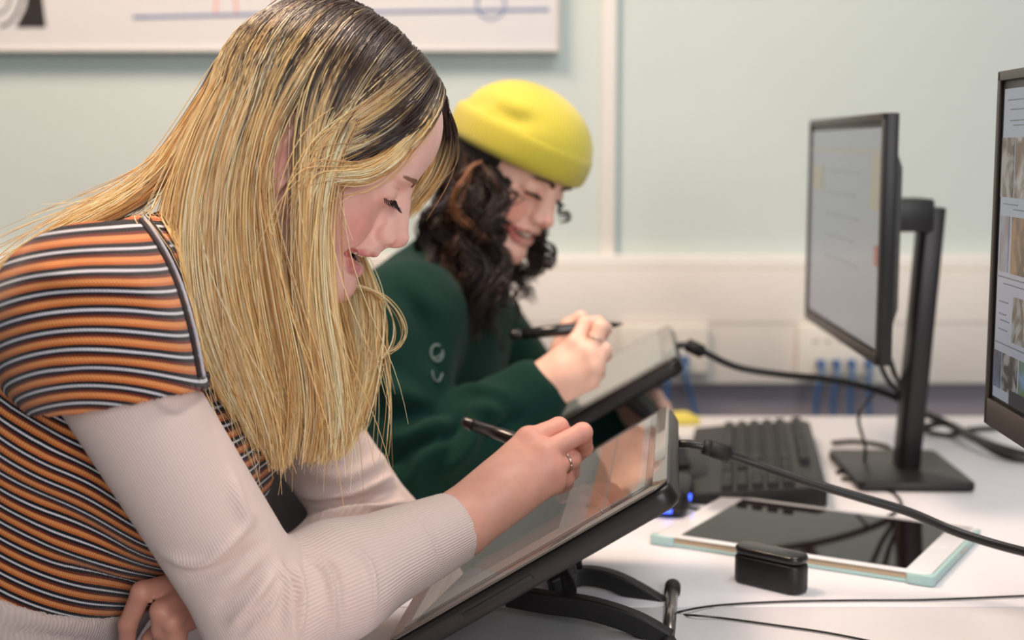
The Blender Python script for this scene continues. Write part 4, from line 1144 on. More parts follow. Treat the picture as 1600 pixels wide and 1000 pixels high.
# ---------------------------------------------------------------- striped short-sleeved top
OR, OR2, RU, BK, WH = srgb(222, 144, 84), srgb(198, 106, 52), srgb(112, 44, 28), srgb(22, 18, 24), srgb(216, 214, 220)
stripe = [(0, .14, OR2), (.14, .36, OR), (.36, .50, RU), (.50, .68, BK), (.68, .80, WH), (.80, 1.0, BK)]
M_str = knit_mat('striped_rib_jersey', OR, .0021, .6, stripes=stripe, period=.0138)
top1 = empty('striped_top'); top1.parent = w1
TT = Sh().add(torso1(.008), .02)
TT.add(Cap(NECK + V3(-.022, 0, .0), NECK + V3(-.04, 0, -.05), .064, .085), .03)
TT.cut(hemc, -ax1).cut(NECK + V3(-.012, 0, .012), unit(V3(.55, 0, .83)))
def su_t(V):
    x = V[:, 0]
    return .88*V[:, 2] + .55*x - 5.2*np.clip(x + .315, 0, .2)**2
sv_t = lambda V: np.arctan2(V[:, 1] - 1.30, ((V - CHEST) @ fw1))*.13
foldsT = [([(60, 690), (150, 730), (230, 800)], .012, .004), ([(10, 640), (90, 700), (180, 760)], .010, -.004), ([(60, 830), (140, 870), (215, 905)], .010, .004), ([(100, 880), (170, 905), (220, 915)], .006, -.004),
          ([(20, 760), (110, 810), (200, 862)], .008, -.003), ([(330, 640), (350, 700), (390, 800)], .012, -.003)]
cloth('top_body', lambda p, m=.03: TT(p, m), (-.80, 1.06, .62), (-.18, 1.54, 1.18), .0036, M_str, top1, W1O, foldsT, su=su_t, sv=sv_t)
uaN = unit(EL_N - SH_N)
def short_sleeve(sh, el, side, hem, hn):
    ua = unit(el - sh); s = Sh()
    s.add(Cap(sh - ua*.005 + V3(0, -side*.010, .004), sh + ua*.115, .0590, .0590), .02)
    s.add(Cap(sh + V3(.030, side*-.085, .040), sh, .040, .058), .05)
    s.add(Cap(sh + V3(-.03, side*-.05, -.03), sh + ua*.03, .06, .060), .04)
    s.sub(Ell(hem, hn), .0015) if np.ndim(hn) == 0 else s.cut(hem, hn, .0015)
    return s
hemN = P(178, 604, 1.11); hn = unit(uaN + V3(.05, -.05, -.28))
SSN = short_sleeve(SH_N, EL_N, -1, P(208, 742, 1.14), .094)
foldsS = [([(60, 420), (120, 440), (230, 440)], .010, .003), ([(40, 470), (140, 470), (250, 490)], .008, -.0025), ([(70, 600), (130, 560), (230, 550)], .006, .002)]
cloth('top_sleeve', lambda p, m=.03: SSN(p, m), (-.56, 1.02, .86), (-.18, 1.34, 1.20), .0034, M_str, top1, W1O, foldsS,
      su=lambda V: np.linalg.norm((V - P(190, 760, 1.16))*V3(1.0, .35, 1), axis=1), sv=lambda V: around(V, SH_N, EL_N)[0]*.058)
SSF = short_sleeve(SH_F, EL_F, 1, SH_F + (EL_F - SH_F)*.36, unit(EL_F - SH_F))
cloth('top_sleeve', lambda p, m=.03: SSF(p, m), (-.50, 1.26, .84), (-.12, 1.62, 1.18), .0045, M_str, top1, W1O, None,
      su=lambda V: -((V - SH_F) @ unit(EL_F - SH_F)), sv=lambda V: around(V, SH_F, EL_F)[0]*.058)
# raglan seam piping, laid on the cloth
def lay_on(fs, pxs, lift=.0012):
    dg = bpy.context.evaluated_depsgraph_get(); out = []
    trees = []
    for o in fs:
        me = o.data; co = np.empty(len(me.vertices)*3); me.vertices.foreach_get('co', co)
        trees.append(BVHTree.FromPolygons([tuple(v) for v in co.reshape(-1, 3) + W1O], [tuple(p.vertices) for p in me.polygons]))
    for px, py in catmull(np.array(pxs, float), 6):
        r = Vector(_ray(px, py)).normalized(); best = None
        for t_ in trees:
            h_ = t_.ray_cast(Vector((0, 0, CAMZ)), r)
            if h_[0] is not None and (best is None or h_[3] < best[3]): best = h_
        if best: out.append(np.array(best[0]) + np.array(best[1])*lift)
    return out
cl = [o for o in top1.children]
M_pipe = mat('piping_dark', srgb(40, 28, 30), .8, var=.1); M_pipe2 = mat('piping_grey', srgb(176, 174, 182), .8, var=.08)
for off, m_, r_ in ((0, M_pipe, .0022), (7, M_pipe2, .0016), (13, M_pipe, .0022)):
    q = lay_on(cl, [(214 + off, 336), (250 + off, 392), (276 + off, 450), (296 + off, 520), (310 + off, 590)])
    if len(q) > 3: tube_obj('seam_piping', [x - W1O for x in q], r_, m_, top1, 6, 2)
# ---------------------------------------------------------------- trousers down to the shoes
M_trou = mat('dark_trousers', srgb(34, 32, 38), .9, var=.1, bump=.1)
TR = Sh().add(torso1(.006), .02).cut(hemc - ax1*.09, ax1)
for sy in (-1, 1):
    k0, k1, k2 = V3(-.54, 1.30 + sy*.085, .58), V3(-.10, 1.30 + sy*.10, .57), V3(-.14, 1.30 + sy*.10, .10)
    TR.add(Cap(k0, k1, .090, .068), .05); TR.add(Cap(k1, k2, .066, .046), .02)
cloth('trousers', lambda p, m=.03: TR(p, m), (-.80, 1.02, .02), (.02, 1.58, .80), .010, M_trou, w1, W1O)
M_shoe = mat('black_shoe', srgb(26, 24, 26), .5, var=.1)
for sy in (-1, 1):
    s_ = Sh().add(Ell(V3(-.11, 1.30 + sy*.10, .05), (.06, .045, .05)), .01).add(Ell(V3(-.02, 1.30 + sy*.10, .035), (.10, .045, .036)), .03).cut(V3(0, 0, .002), (0, 0, -1))
    cloth('shoe', lambda p, m=.03: s_(p, m), (-.24, 1.10, -.02), (.14, 1.50, .14), .008, M_shoe, w1, W1O)
# ---------------------------------------------------------------- ring, earring, nails
r0, r1_ = hN['rin'][0], hN['rin'][1]
q = r0 + (r1_ - r0)*.62; u = unit(r1_ - r0); a_ = unit(np.cross(u, [0, 0, 1])); b_ = np.cross(u, a_)
tube_obj('finger_ring', [q + (a_*math.cos(t) + b_*math.sin(t))*.0106 - W1O for t in np.linspace(0, 2*math.pi, 28)], .0011, M_silver, w1, 8, 0)
me = bpy.data.meshes.new('ear_stud'); bm = bmesh.new(); bmesh.ops.create_icosphere(bm, subdivisions=2, radius=.0022); bm.to_mesh(me); bm.free()
for dz in (-.047, -.040):
    link('ear_stud', me, M_silver, w1, loc=tuple(hd(-.099, -.0815, dz) - W1O))
# ---------------------------------------------------------------- stylus in her hand
def stylus(name, tip, tail, label, r=.0062):
    o = empty(name, tuple(tip)); tag(o, label, 'stylus', 'drawing pens held in the women\'s hands')
    u = unit(tail - tip); L = np.linalg.norm(tail - tip)
    pr = [(.0, .0006), (.003, .0010), (.006, .0022), (.018, .0048), (.035, r), (L*.55, r*1.02), (L*.9, r*.92), (L*.975, r*.86), (L*.99, r*.70)]
    def lat(nm, p_, m_):
        V = []; F = []; a1 = unit(np.cross(u, [0, 0, 1])); b1 = np.cross(u, a1); n = 18
        for a, b in p_:
            for j in range(n): t = 2*math.pi*j/n; V.append(u*a + (a1*math.cos(t) + b1*math.sin(t))*b)
        for i in range(len(p_) - 1):
            for j in range(n): F.append((i*n+j, i*n+(j+1) % n, (i+1)*n+(j+1) % n, (i+1)*n+j))
        F += [tuple(range(n))[::-1], tuple((len(p_)-1)*n+j for j in range(n))]
        me = bpy.data.meshes.new(nm); me.from_pydata([tuple(v) for v in V], [], F); link(nm, me, m_, o)
    lat('barrel', pr[3:7], M_pen); lat('nib_cone', pr[:4], M_rub); lat('end_cap', [(L*.9, r*.95), (L*.905, r*.96), (L*.96, r*.92), (L*.985, r*.78), (L, r*.35)], M_eart)
    return o
M_pen = mat('pen_black', srgb(26, 24, 26), .22, var=.04, coat=.3)
stylus('stylus', P(903, 721, 1.416), P(722, 658, 1.47), 'glossy black stylus in the hand of the blonde woman', .0070)
# ================================================================== THE WOMAN IN THE YELLOW BEANIE
D2C = 1.92
w2p = empty('person', (P(560, 900, D2C)[0], D2C, 0))
tag(w2p, 'curly brown-haired woman in a yellow beanie and green sweatshirt at the far desk', 'person')
W2O = np.array(w2p.location)
# face turned three quarters towards the camera and tilted down
nas2 = P(866, 306, 1.845)
yaw2, pit2 = math.radians(-40), math.radians(27)
h2_f = V3(math.cos(yaw2)*math.cos(pit2), math.sin(yaw2)*math.cos(pit2), -math.sin(pit2))
HM2 = head_frame(nas2, h2_f, V3(.16, .12, 1), .95)
hd2 = lambda *a: from_frame(HM2, np.array([a]))[0]
SH2N, EL2N, WR2N = P(628, 500, 1.76), P(630, 748, 1.70), P(848, 606, 1.745)
SH2F, EL2F, WR2F = P(720, 470, 2.10), P(850, 652, 2.14), P(975, 648, 2.10)
NK2 = P(716, 430, 1.94)
CH2 = P(640, 600, 1.95); HIP2 = V3(P(470, 900, 1.95)[0], 1.95, .58)
ax2 = unit(NK2 - HIP2); fw2 = unit(np.cross(V3(0, 1, 0), ax2)); RT2 = np.stack([fw2, np.cross(ax2, fw2), ax2], 1)
L2 = np.linalg.norm(NK2 - HIP2)
def torso2(g=0.0):
    s = Sh(); A = lambda t, x=0, y=0: HIP2 + ax2*L2*t + fw2*x + V3(0, y, 0)
    s.add(Ell(A(.70), (.115 + g, .160 + g, .16 + g), RT2), .03)
    s.add(Cap(SH2N + (SH2F - SH2N)*.12, SH2F + (SH2N - SH2F)*.12, .058 + g, .058 + g), .06)
    s.add(Ell(A(.36), (.120 + g, .150 + g, .15 + g), RT2), .06)
    s.add(Ell(A(.02), (.125 + g, .165 + g, .12 + g), RT2), .06)
    for sy in (-1, 1): s.add(Ell(A(.62, .075, sy*.06), (.06 + g, .07 + g, .07 + g), RT2), .04)
    return s
hN2 = dict(
    mcp=[P(900, 536, 1.735), P(922, 552, 1.720), P(928, 574, 1.715), P(922, 594, 1.720)],
    idx=[P(900, 536, 1.735), P(914, 506, 1.750), P(934, 504, 1.760), P(944, 512, 1.775)],
    mid=[P(922, 552, 1.720), P(938, 512, 1.728), P(946, 514, 1.748), P(940, 526, 1.762)],
    rin=[P(928, 574, 1.715), P(944, 546, 1.722), P(946, 556, 1.748), P(930, 566, 1.760)],
    pin=[P(922, 594, 1.720), P(936, 572, 1.728), P(936, 584, 1.750), P(922, 590, 1.758)],
    thb=[P(872, 592, 1.765), P(876, 546, 1.785), P(888, 510, 1.790), P(908, 496, 1.785)])
hF2 = dict(
    mcp=[P(1000, 622, 2.06), P(1012, 632, 2.05), P(1018, 644, 2.05), P(1016, 656, 2.05)],
    idx=[P(1000, 622, 2.06), P(1026, 618, 2.04), P(1040, 636, 2.03), P(1040, 650, 2.03)],
    mid=[P(1012, 632, 2.05), P(1032, 632, 2.03), P(1044, 648, 2.02), P(1042, 660, 2.02)],
    rin=[P(1018, 644, 2.05), P(1034, 648, 2.03), P(1042, 660, 2.02), P(1038, 668, 2.02)],
    pin=[P(1016, 656, 2.05), P(1030, 660, 2.03), P(1036, 668, 2.03), P(1032, 674, 2.03)],
    thb=[P(985, 640, 2.07), P(995, 660, 2.05), P(1004, 668, 2.04), P(1014, 672, 2.03)])
B2 = Sh()
HS2 = head_shape(1.4, .6, False)
B2.add(LocalSh(HS2, HM2), .01)
B2.add(Cap(hd2(-.098, 0, -.055), NK2, .050, .053), .03)
B2.add(Cap(NK2, HIP2 + ax2*L2*.8, .055, .07), .04)
B2.add(torso2(-.012), .03)
B2.add(arm1(SH2N, EL2N, WR2N, .046, .040, .036, .026), .03)
B2.add(arm1(SH2F, EL2F, WR2F, .046, .040, .036, .026), .03)
B2.add(hand_shape(hN2, WR2N, None), .012)
B2.add(hand_shape(hF2, WR2F, None, sc=.95), .012)
f2 = lambda p, m=.03: B2(p, m)
lo2 = np.minimum(HIP2 - V3(.2, 0, .16), V3(-.50, 1.62, .42)); lo2[1] = 1.62
V2_, Q2_ = surfmesh(f2, lo2, V3(.28, 2.26, 1.34), .0042)
def zone2(p):
    q = to_frame(HM2, p)
    return ((q[:, 0] > -.05) & (q[:, 2] > -.12) & (q[:, 2] < .03)) | (np.linalg.norm(p - hN2['mcp'][1], axis=1) < .08)
V2_, Q2_ = refine(f2, V2_, Q2_, zone2)
me = mesh_np('body', V2_ - W2O, Q2_)
SKIN2, BLUSH2, LIP2 = srgb(242, 197, 176), srgb(230, 140, 122), srgb(184, 92, 90)
cattr(me, 'tone', skin_cols(to_frame(HM2, V2_), SKIN2, LIP2, BLUSH2, 1.4, .6))
link('body', me, M_skin, w2p)
M_brow2 = mat('brow_dark', srgb(64, 42, 34), .7, var=.1)
for s_ in (-1, 1):
    lashes('eyelashes', HM2, s_, w2p, W2O, [(-.0112, .0200, -.0080), (-.0058, .0300, -.0078), (-.0155, .0430, -.0097)], 26, .0085, M_lash, .30, .0007)
    brow('eyebrow', HM2, s_, w2p, W2O, f2, (.002, .009, .0100), (-.006, .024, .0155), (-.022, .044, .0140), M_brow2, 240, .0085, .0036, .00045)
teeth(HM2, w2p, W2O, .0225, -.0640, -.0065, .0085)
# ---------------------------------------------------------------- green sweatshirt
M_green = mat('green_fleece', srgb(14, 47, 40), .95, var=.06, scale=300, bump=.25, bscale=1500, spec=.15)
M_green.node_tree.nodes['Principled BSDF'].inputs['Sheen Weight'].default_value = .04
M_rib2 = mat('green_rib', srgb(12, 42, 36), .95, var=.06, scale=300, bump=.3, bscale=900, spec=.2)
SW = Sh().add(torso2(.012), .02)
SW.add(Cap(NK2 + V3(-.008, 0, .0), HIP2 + ax2*L2*.88, .066, .09), .03)
SW.add(arm1(SH2N, EL2N, WR2N - unit(WR2N - EL2N)*.015, .068, .056, .055, .044), .03)
SW.add(arm1(SH2F, EL2F, WR2F - unit(WR2F - EL2F)*.015, .068, .062, .056, .042), .04)
SW.cut(HIP2 + ax2*L2*.36, -ax2).cut(NK2 + ax2*.012 + fw2*.01, unit(ax2 + fw2*.35))
aN2 = unit(WR2N - EL2N); aF2 = unit(WR2F - EL2F)
folds2 = [([(560, 560), (600, 600), (680, 650)], .014, .007), ([(580, 640), (640, 640), (700, 650)], .010, -.007), ([(610, 690), (650, 680), (700, 660)], .010, .008), ([(600, 740), (630, 700), (680, 680)], .008, -.006),
          ([(640, 760), (660, 720), (700, 690)], .008, .006), ([(735, 650), (760, 640), (790, 660)], .010, .006), ([(760, 690), (790, 660), (820, 650)], .008, -.005), ([(690, 740), (730, 700), (740, 650)], .010, .006),
          ([(700, 620), (740, 610), (800, 620)], .010, .005), ([(620, 440), (660, 500), (680, 580)], .014, -.006), ([(590, 470), (600, 540), (590, 600)], .014, .005), ([(690, 690), (712, 672), (728, 640)], .006, -.006)]
sw = empty('sweatshirt'); sw.parent = w2p
cloth('sweatshirt_body', lambda p, m=.03: SW(p, m), (lo2[0], 1.58, .60), (.26, 2.28, 1.18), .0060, M_green, sw, W2O, [(a, b, c*1.6) for a, b, c in folds2], noise=.0014)
for wr_, a_, r_ in ((WR2N, aN2, .0365), (WR2F, aF2, .036)):
    cf = Sh().add(Cap(wr_ - a_*.055, wr_ - a_*.008, .044, r_), .01).cut(wr_ - a_*.004, a_, .003)
    cloth('cuff', lambda p, m=.03: cf(p, m), wr_ - .12, wr_ + .10, .004, M_rib2, sw, W2O)
# round pale print on the chest
M_print = mat('chest_print', srgb(96, 112, 110), .8, var=.1)
bvt = None
def chest_pt(px, py):
    o = [c for c in sw.children if c.name.startswith('sweatshirt_body')][0]
    global bvt
    if bvt is None:
        me = o.data; co = np.empty(len(me.vertices)*3); me.vertices.foreach_get('co', co)
        bvt = BVHTree.FromPolygons([tuple(v) for v in co.reshape(-1, 3) + W2O], [tuple(p_.vertices) for p_ in me.polygons])
    h_ = bvt.ray_cast(Vector((0, 0, CAMZ)), Vector(_ray(px, py)).normalized())
    return np.array(h_[0]) + np.array(h_[1])*.002 if h_[0] is not None else None
def print_line(pts, r):
    q = [chest_pt(*p_) for p_ in catmull(np.array(pts, float), 5)]; q = [x - W2O for x in q if x is not None]
    if len(q) > 2: tube_obj('printed_letter', q, r, M_print, sw, 6, 0)
print_line([(682 + 9*math.cos(t), 552 + 13*math.sin(t)) for t in np.linspace(-.4, 5.2, 9)], .0015)
print_line([(676, 560), (684, 558), (690, 552)], .0012)
print_line([(674, 580), (676, 592), (684, 596), (690, 584)], .0012)
# ---------------------------------------------------------------- dark trousers and shoes
TR2 = Sh().add(torso2(.014), .02).cut(HIP2 + ax2*L2*.42, ax2)
for sy in (-1, 1):
    k0, k1, k2 = HIP2 + V3(0, sy*.085, -.02), V3(-.10, 1.95 + sy*.10, .57), V3(-.14, 1.95 + sy*.10, .10)
    TR2.add(Cap(k0, k1, .095, .070), .05); TR2.add(Cap(k1, k2, .068, .048), .02)
cloth('trousers', lambda p, m=.03: TR2(p, m), (HIP2[0] - .25, 1.64, .02), (.02, 2.26, .86), .011, M_trou, w2p, W2O)
for sy in (-1, 1):
    s_ = Sh().add(Ell(V3(-.11, 1.95 + sy*.10, .05), (.06, .045, .05)), .01).add(Ell(V3(-.02, 1.95 + sy*.10, .035), (.10, .045, .036)), .03).cut(V3(0, 0, .002), (0, 0, -1))
    cloth('shoe', lambda p, m=.03: s_(p, m), (-.24, 1.72, -.02), (.14, 2.18, .14), .009, M_shoe, w2p, W2O)
# ---------------------------------------------------------------- yellow ribbed beanie
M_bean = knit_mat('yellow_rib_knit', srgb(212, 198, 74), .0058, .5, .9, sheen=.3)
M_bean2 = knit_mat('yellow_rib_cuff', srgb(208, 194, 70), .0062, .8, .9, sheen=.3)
bean = empty('beanie'); bean.parent = w2p
BU = unit(V3(-.10, 0, 1))                                    # beanie axis in the head frame
bc = V3(-.090, 0, .030)
CR = Sh().add(Ell(bc + BU*.006 + V3(.003, 0, 0), (.102, .089, .078)), .01).add(Ell(bc + BU*.026 + V3(.012, 0, 0), (.078, .074, .053)), .03).cut(bc + BU*.004, -BU, .003)
CRl = LocalSh(CR, HM2)
def ba(V):
    q = to_frame(HM2, V) - bc; z = q @ BU; v = q - z[:, None]*BU
    return np.arctan2(v[:, 1], v[:, 0])
b0 = from_frame(HM2, bc[None])[0]
cloth('crown', lambda p, m=.03: CRl(p, m), b0 - .19, b0 + .19, .0042, M_bean, bean, W2O, [([(775, 165), (800, 185), (836, 192)], .012, -.0045), ([(770, 150), (800, 165), (840, 172)], .012, .003), ([(730, 175), (752, 160), (775, 160)], .012, -.002)],
      sv=lambda V: ba(V)*.095)
CF = Sh().add(Ell(bc + BU*.006, (.1075, .0945, .105)), .01).cut(bc + BU*.028, BU, .012).cut(bc - BU*.021, -BU, .012)
CFl = LocalSh(CF, HM2)
cloth('turned_cuff', lambda p, m=.03: CFl(p, m), b0 - .19, b0 + .19, .0038, M_bean2, bean, W2O, sv=lambda V: ba(V)*.105)
# ---------------------------------------------------------------- ring and stylus
r0, r1_ = hN2['idx'][0], hN2['mid'][1]
r0 = hN2['mid'][0]; q = r0 + (r1_ - r0)*.55; u = unit(r1_ - r0); a_ = unit(np.cross(u, [0, 0, 1])); b_ = np.cross(u, a_)
tube_obj('finger_ring', [q + (a_*math.cos(t) + b_*math.sin(t))*.0112 - W2O for t in np.linspace(0, 2*math.pi, 24)], .0010, M_silver, w2p, 8, 0)
stylus('stylus', P(974, 506, 1.765), P(796, 524, 1.755), 'matt black stylus held level by the woman in the yellow beanie', .0074)
# ---------------------------------------------------------------- long dark curls
M_hair2 = vcol_mat('brown_hair', 'tone', .42, spec=.5)
LQ = 46
def curl_lock(pts, n, rad_c, turns, spread, tone, r=.0007):
    g = resample([P(*q) for q in pts], LQ); t = np.gradient(g, axis=0); t /= np.linalg.norm(t, axis=1)[:, None]
    u = np.cross(t, V3(.3, 1, .1)); u /= np.linalg.norm(u, axis=1)[:, None]; v = np.cross(t, u)
    x = np.linspace(0, 1, LQ); ph0 = random.uniform(0, 6.28); sg = random.choice((-1, 1))
    out = []; cols = []
    for i in range(n):
        ph = ph0 + RNG.normal(0, .45) + sg*2*math.pi*turns*x*(1 + RNG.normal(0, .03))
        rr_ = rad_c*np.clip(x*4, 0, 1)*RNG.uniform(.7, 1.25)
        o = RNG.normal(0, spread, 3)*np.clip(x*2.5, .2, 1)[:, None]
        out.append(g + u*(rr_*np.cos(ph))[:, None] + v*(rr_*np.sin(ph))[:, None] + o)
        c = np.array(tone[:3])*RNG.uniform(.7, 1.3); cols.append(np.tile(c, (LQ, 1)))
    return out, cols
DK, DK2, MD, GLINT = srgb(38, 24, 20), srgb(46, 29, 23), srgb(74, 46, 32), srgb(136, 86, 50)
SS, CC = [], []
def lk(*a, **k):
    o, c = curl_lock(*a, **k); SS.extend(o); CC.extend(c)
# near-side mass, from under the beanie down over the chest
for i in range(34):
    f = i/33; x0 = 700 + 78*f; dd = random.uniform(-.02, .05)
    dn = 1.80 + .04*(1 - f) + dd
    xb = 668 + 110*f + random.uniform(-18, 18); yb = random.uniform(440, 540) - (20 if f > .8 else 0)
    lk([(x0, 232 + 16*f, 1.86), (x0 - 4 + 10*f, 290, dn), ((x0 + xb)/2 - 12 + random.uniform(-8, 8), 360, dn - .005), (xb, 430, dn - .01), (xb + random.uniform(-10, 10), yb, dn - .01)],
       22, random.uniform(.008, .014), random.uniform(2.2, 4.5), .0035, random.choice((DK, DK, DK2, MD)))
# curl beside the temple, its warm highlight put into the hair tone
lk([(752, 252, 1.80), (726, 268, 1.79), (712, 300, 1.785), (716, 340, 1.785), (740, 366, 1.785), (756, 372, 1.785)], 12, .005, 1.6, .0030, GLINT)
lk([(756, 258, 1.80), (768, 280, 1.79), (770, 310, 1.79), (762, 350, 1.79)], 12, .004, 1.4, .002, MD)
# far side, hanging beside the chin
for i in range(17):
    f = i/16; xb = 770 + 84*f + random.uniform(-8, 8); yb = 470 + random.uniform(-10, 36) - 80*f*f
    lk([(812 + 34*f, 300, 1.965), (806 + 40*f, 350, 1.955), (796 + 50*f, 390, 1.945), (xb, 430 - 22*f, 1.935), (xb - 8, yb, 1.93)], 13, random.uniform(.006, .012), random.uniform(2.5, 4.5), .0025, random.choice((DK, DK, DK2)))
# back of the neck and shoulder
for i in range(14):
    f = i/13
    lk([(712 + 6*f, 240, 1.93), (690 + 14*f, 320, 1.92), (668 + 12*f, 400, 1.90), (664 + 14*f, 470, 1.86), (676 + 20*f, 520, 1.83)], 18, .011, 3, .004, random.choice((DK, DK2)))
# loose ringlets by cheek and jaw
for pts in ([(846, 360, 1.87), (860, 376, 1.865), (858, 398, 1.865), (842, 420, 1.865)], [(870, 318, 1.86), (882, 332, 1.855), (880, 348, 1.855)], [(800, 430, 1.88), (812, 470, 1.88), (796, 500, 1.88)], [(760, 430, 1.80), (772, 480, 1.80), (770, 520, 1.80), (790, 545, 1.80)]):
    lk(pts, 7, .007, 1.6, .0012, DK)
M_scalp2 = mat('scalp_dark', srgb(36, 24, 20), .7, var=.2, scale=160)
SC2 = Sh().add(Ell((-.100, 0, .024), (.092, .0765, .086)), .01).add(Ell((-.115, 0, -.02), (.062, .066, .06)), .02).cut((-.060, 0, 0), (1, 0, -.25), .006)
SC2l = LocalSh(SC2, HM2)
S2 = np.stack(SS); C2 = np.stack(CC)
S2 = pushout(lambda p, m=.03: B2(p, m), S2, .004)
rad2 = np.interp(np.linspace(0, 1, LQ), [0, .8, 1], [.0009, .0008, .0003])
hair2 = strands_mesh('hair', S2, np.broadcast_to(rad2, S2.shape[:2]), C2, M_hair2, w2p, W2O)
hair2['kind'] = 'stuff'
cloth('scalp', lambda p, m=.03: SC2l(p, m), b0 - .19, b0 + .19, .005, M_scalp2, hair2, W2O)
# ================================================================== HER LONG BLONDE HAIR
M_hair1 = vcol_mat('blonde_hair', 'tone', .33, spec=.6)
hairH = Sh().add(LocalSh(head_shape(1.0, 1.0), HM1), .01)
fh = lambda p, m=.03: hairH(p, m)
clothU = Sh().add(torso1(.008), .03).add(SSN, .02)
fc_ = lambda p, m=.03: clothU(p, m)
# scalp under the strands
M_scalp1 = mat('scalp_roots', srgb(78, 56, 44), .7, var=.25, scale=160, bump=.3, bscale=500)
SCp = Sh()
SCp.add(Ell((-.096, 0, .036), (.0908, .0742, .0802)), .01).add(Ell((-.117, 0, .018), (.0720, .0704, .0720)), .02).add(Ell((-.046, 0, .048), (.0378, .0550, .0402)), .02)
SCp.cut((-.0195, 0, .070), (.90, 0, -.42), .004)
for s_ in (-1, 1): SCp.sub(Ell((-.010, s_*.075, -.012), (.080, .034, .046)), .008)
SCp.cut((-.1, 0, -.040), (.15, 0, -1), .01)
SCl = LocalSh(SCp, HM1)
fs_ = lambda p, m=.03: SCl(p, m)
LP = 22
def guides(gs): return np.stack([resample([P(*q) for q in g], LP) for g in gs])
def lerp_guides(G, u):
    x = u*(len(G) - 1); i = np.clip(x.astype(int), 0, len(G) - 2); f = (x - i)[:, None, None]
    f = f*f*(3 - 2*f)*.6 + f*.4
    return G[i]*(1-f) + G[i+1]*f
BL = np.array([srgb(246, 210, 148)[:3], srgb(252, 226, 174)[:3], srgb(230, 184, 118)[:3], srgb(242, 202, 136)[:3], srgb(254, 236, 196)[:3], srgb(204, 152, 94)[:3]])
RT_ = np.array(srgb(54, 36, 29)[:3])
def make_hair(G, n, clumps, spread, depth, layers, root=(.10, .30), fly=.03, rootk=1.0, wav=.0015, cut=.25, urange=(0, 1)):
    cu = np.sort(RNG.uniform(*urange, clumps)); ci = RNG.integers(0, clumps, n)
    cl = RNG.uniform(0, 1, clumps)*layers; ct = RNG.integers(0, len(BL), clumps); cr = np.where(RNG.random(clumps) < .38, RNG.uniform(.06, .18, clumps), RNG.uniform(-.10, .04, clumps))
    loose = RNG.random(n) < .25
    u = np.clip(cu[ci] + RNG.normal(0, .018, n), *urange); u[loose] = RNG.uniform(*urange, loose.sum())
    S_ = lerp_guides(G, u)
    cw = lerp_guides(G, cu)[ci]
    t = np.linspace(0, 1, LP)[None, :, None]
    # gather towards the lock's own line, more towards the tips
    k = np.clip(t*1.3 - .05, 0, .80)*np.where(loose, .35, 1.0)[:, None, None]
    S_ = S_*(1-k) + cw*k
    # spread within the lock
    off = RNG.normal(0, 1, (n, 1, 3))*spread*np.sin(np.pi*np.clip(t*.8 + .10, 0, 1))
    coff = RNG.normal(0, 1, (clumps, 1, 3))[ci]*spread*.9*t
    S_ = S_ + off + coff
    # layer: deeper strands sit further from the eye side
    S_[:, :, 1] += (cl[ci] + RNG.uniform(0, .25, n)*layers)[:, None]*depth*np.minimum(1, t[0, :, 0]*4)
    ph = RNG.uniform(0, 6.28, (clumps, 3))[ci]; fq = RNG.uniform(5, 11, clumps)[ci]
    for a in range(3): S_[:, :, a] += wav*np.sin(fq[:, None]*t[0, :, 0] + ph[:, a:a+1])*t[0, :, 0]
    fl = RNG.random(n) < fly
    S_[fl] += (RNG.normal(0, 1, (fl.sum(), 1, 3))*t*t*.022 + np.sin(t*RNG.uniform(3, 8, (fl.sum(), 1, 1)) + RNG.uniform(0, 6, (fl.sum(), 1, 1)))*RNG.normal(0, .006, (fl.sum(), 1, 3))*t)
    # cut to length
    ln = 1 - RNG.random(n)**2.2*cut
    x = np.linspace(0, 1, LP)[None]*ln[:, None]*(LP - 1); i = np.clip(x.astype(int), 0, LP - 2); f = (x - i)[..., None]
    R_ = np.arange(n)[:, None]; S_ = S_[R_, i]*(1-f) + S_[R_, i+1]*f
    # colours: dark roots running into mixed blonde
    tt = x/(LP - 1)
    r0 = root[0] + cr[ci] + RNG.normal(0, .03, n); r1 = root[1] + cr[ci]*1.3 + RNG.normal(0, .05, n)
    m = np.clip((tt - r0[:, None])/np.maximum(.05, (r1 - r0))[:, None], 0, 1)[..., None]
    m = 1 - (1 - m)*rootk
    col = BL[np.where(RNG.random(n) < .7, ct[ci], RNG.integers(0, len(BL), n))]*RNG.uniform(.90, 1.16, (n, 1))
    C_ = RT_*(1-m) + col[:, None, :]*m
    C_ = C_*(1 - .10*np.clip(tt[..., None]*0, 0, 1))
    return S_, np.clip(C_, 0, 1)
near_front = guides([
    [(646, 80, 1.292), (596, 128, 1.238), (560, 176, 1.214), (528, 232, 1.204), (512, 300, 1.200), (507, 380, 1.198), (511, 470, 1.202), (530, 560, 1.206), (545, 640, 1.212), (528, 712, 1.218)],
    [(618, 50, 1.294), (560, 110, 1.236), (520, 180, 1.212), (498, 250, 1.202), (488, 330, 1.197), (484, 420, 1.197), (496, 520, 1.202), (520, 610, 1.208), (520, 715, 1.214)],
    [(580, 18, 1.297), (512, 84, 1.238), (464, 160, 1.212), (464, 232, 1.200), (468, 312, 1.195), (460, 420, 1.195), (474, 530, 1.200), (498, 630, 1.206), (470, 725, 1.212)],
])
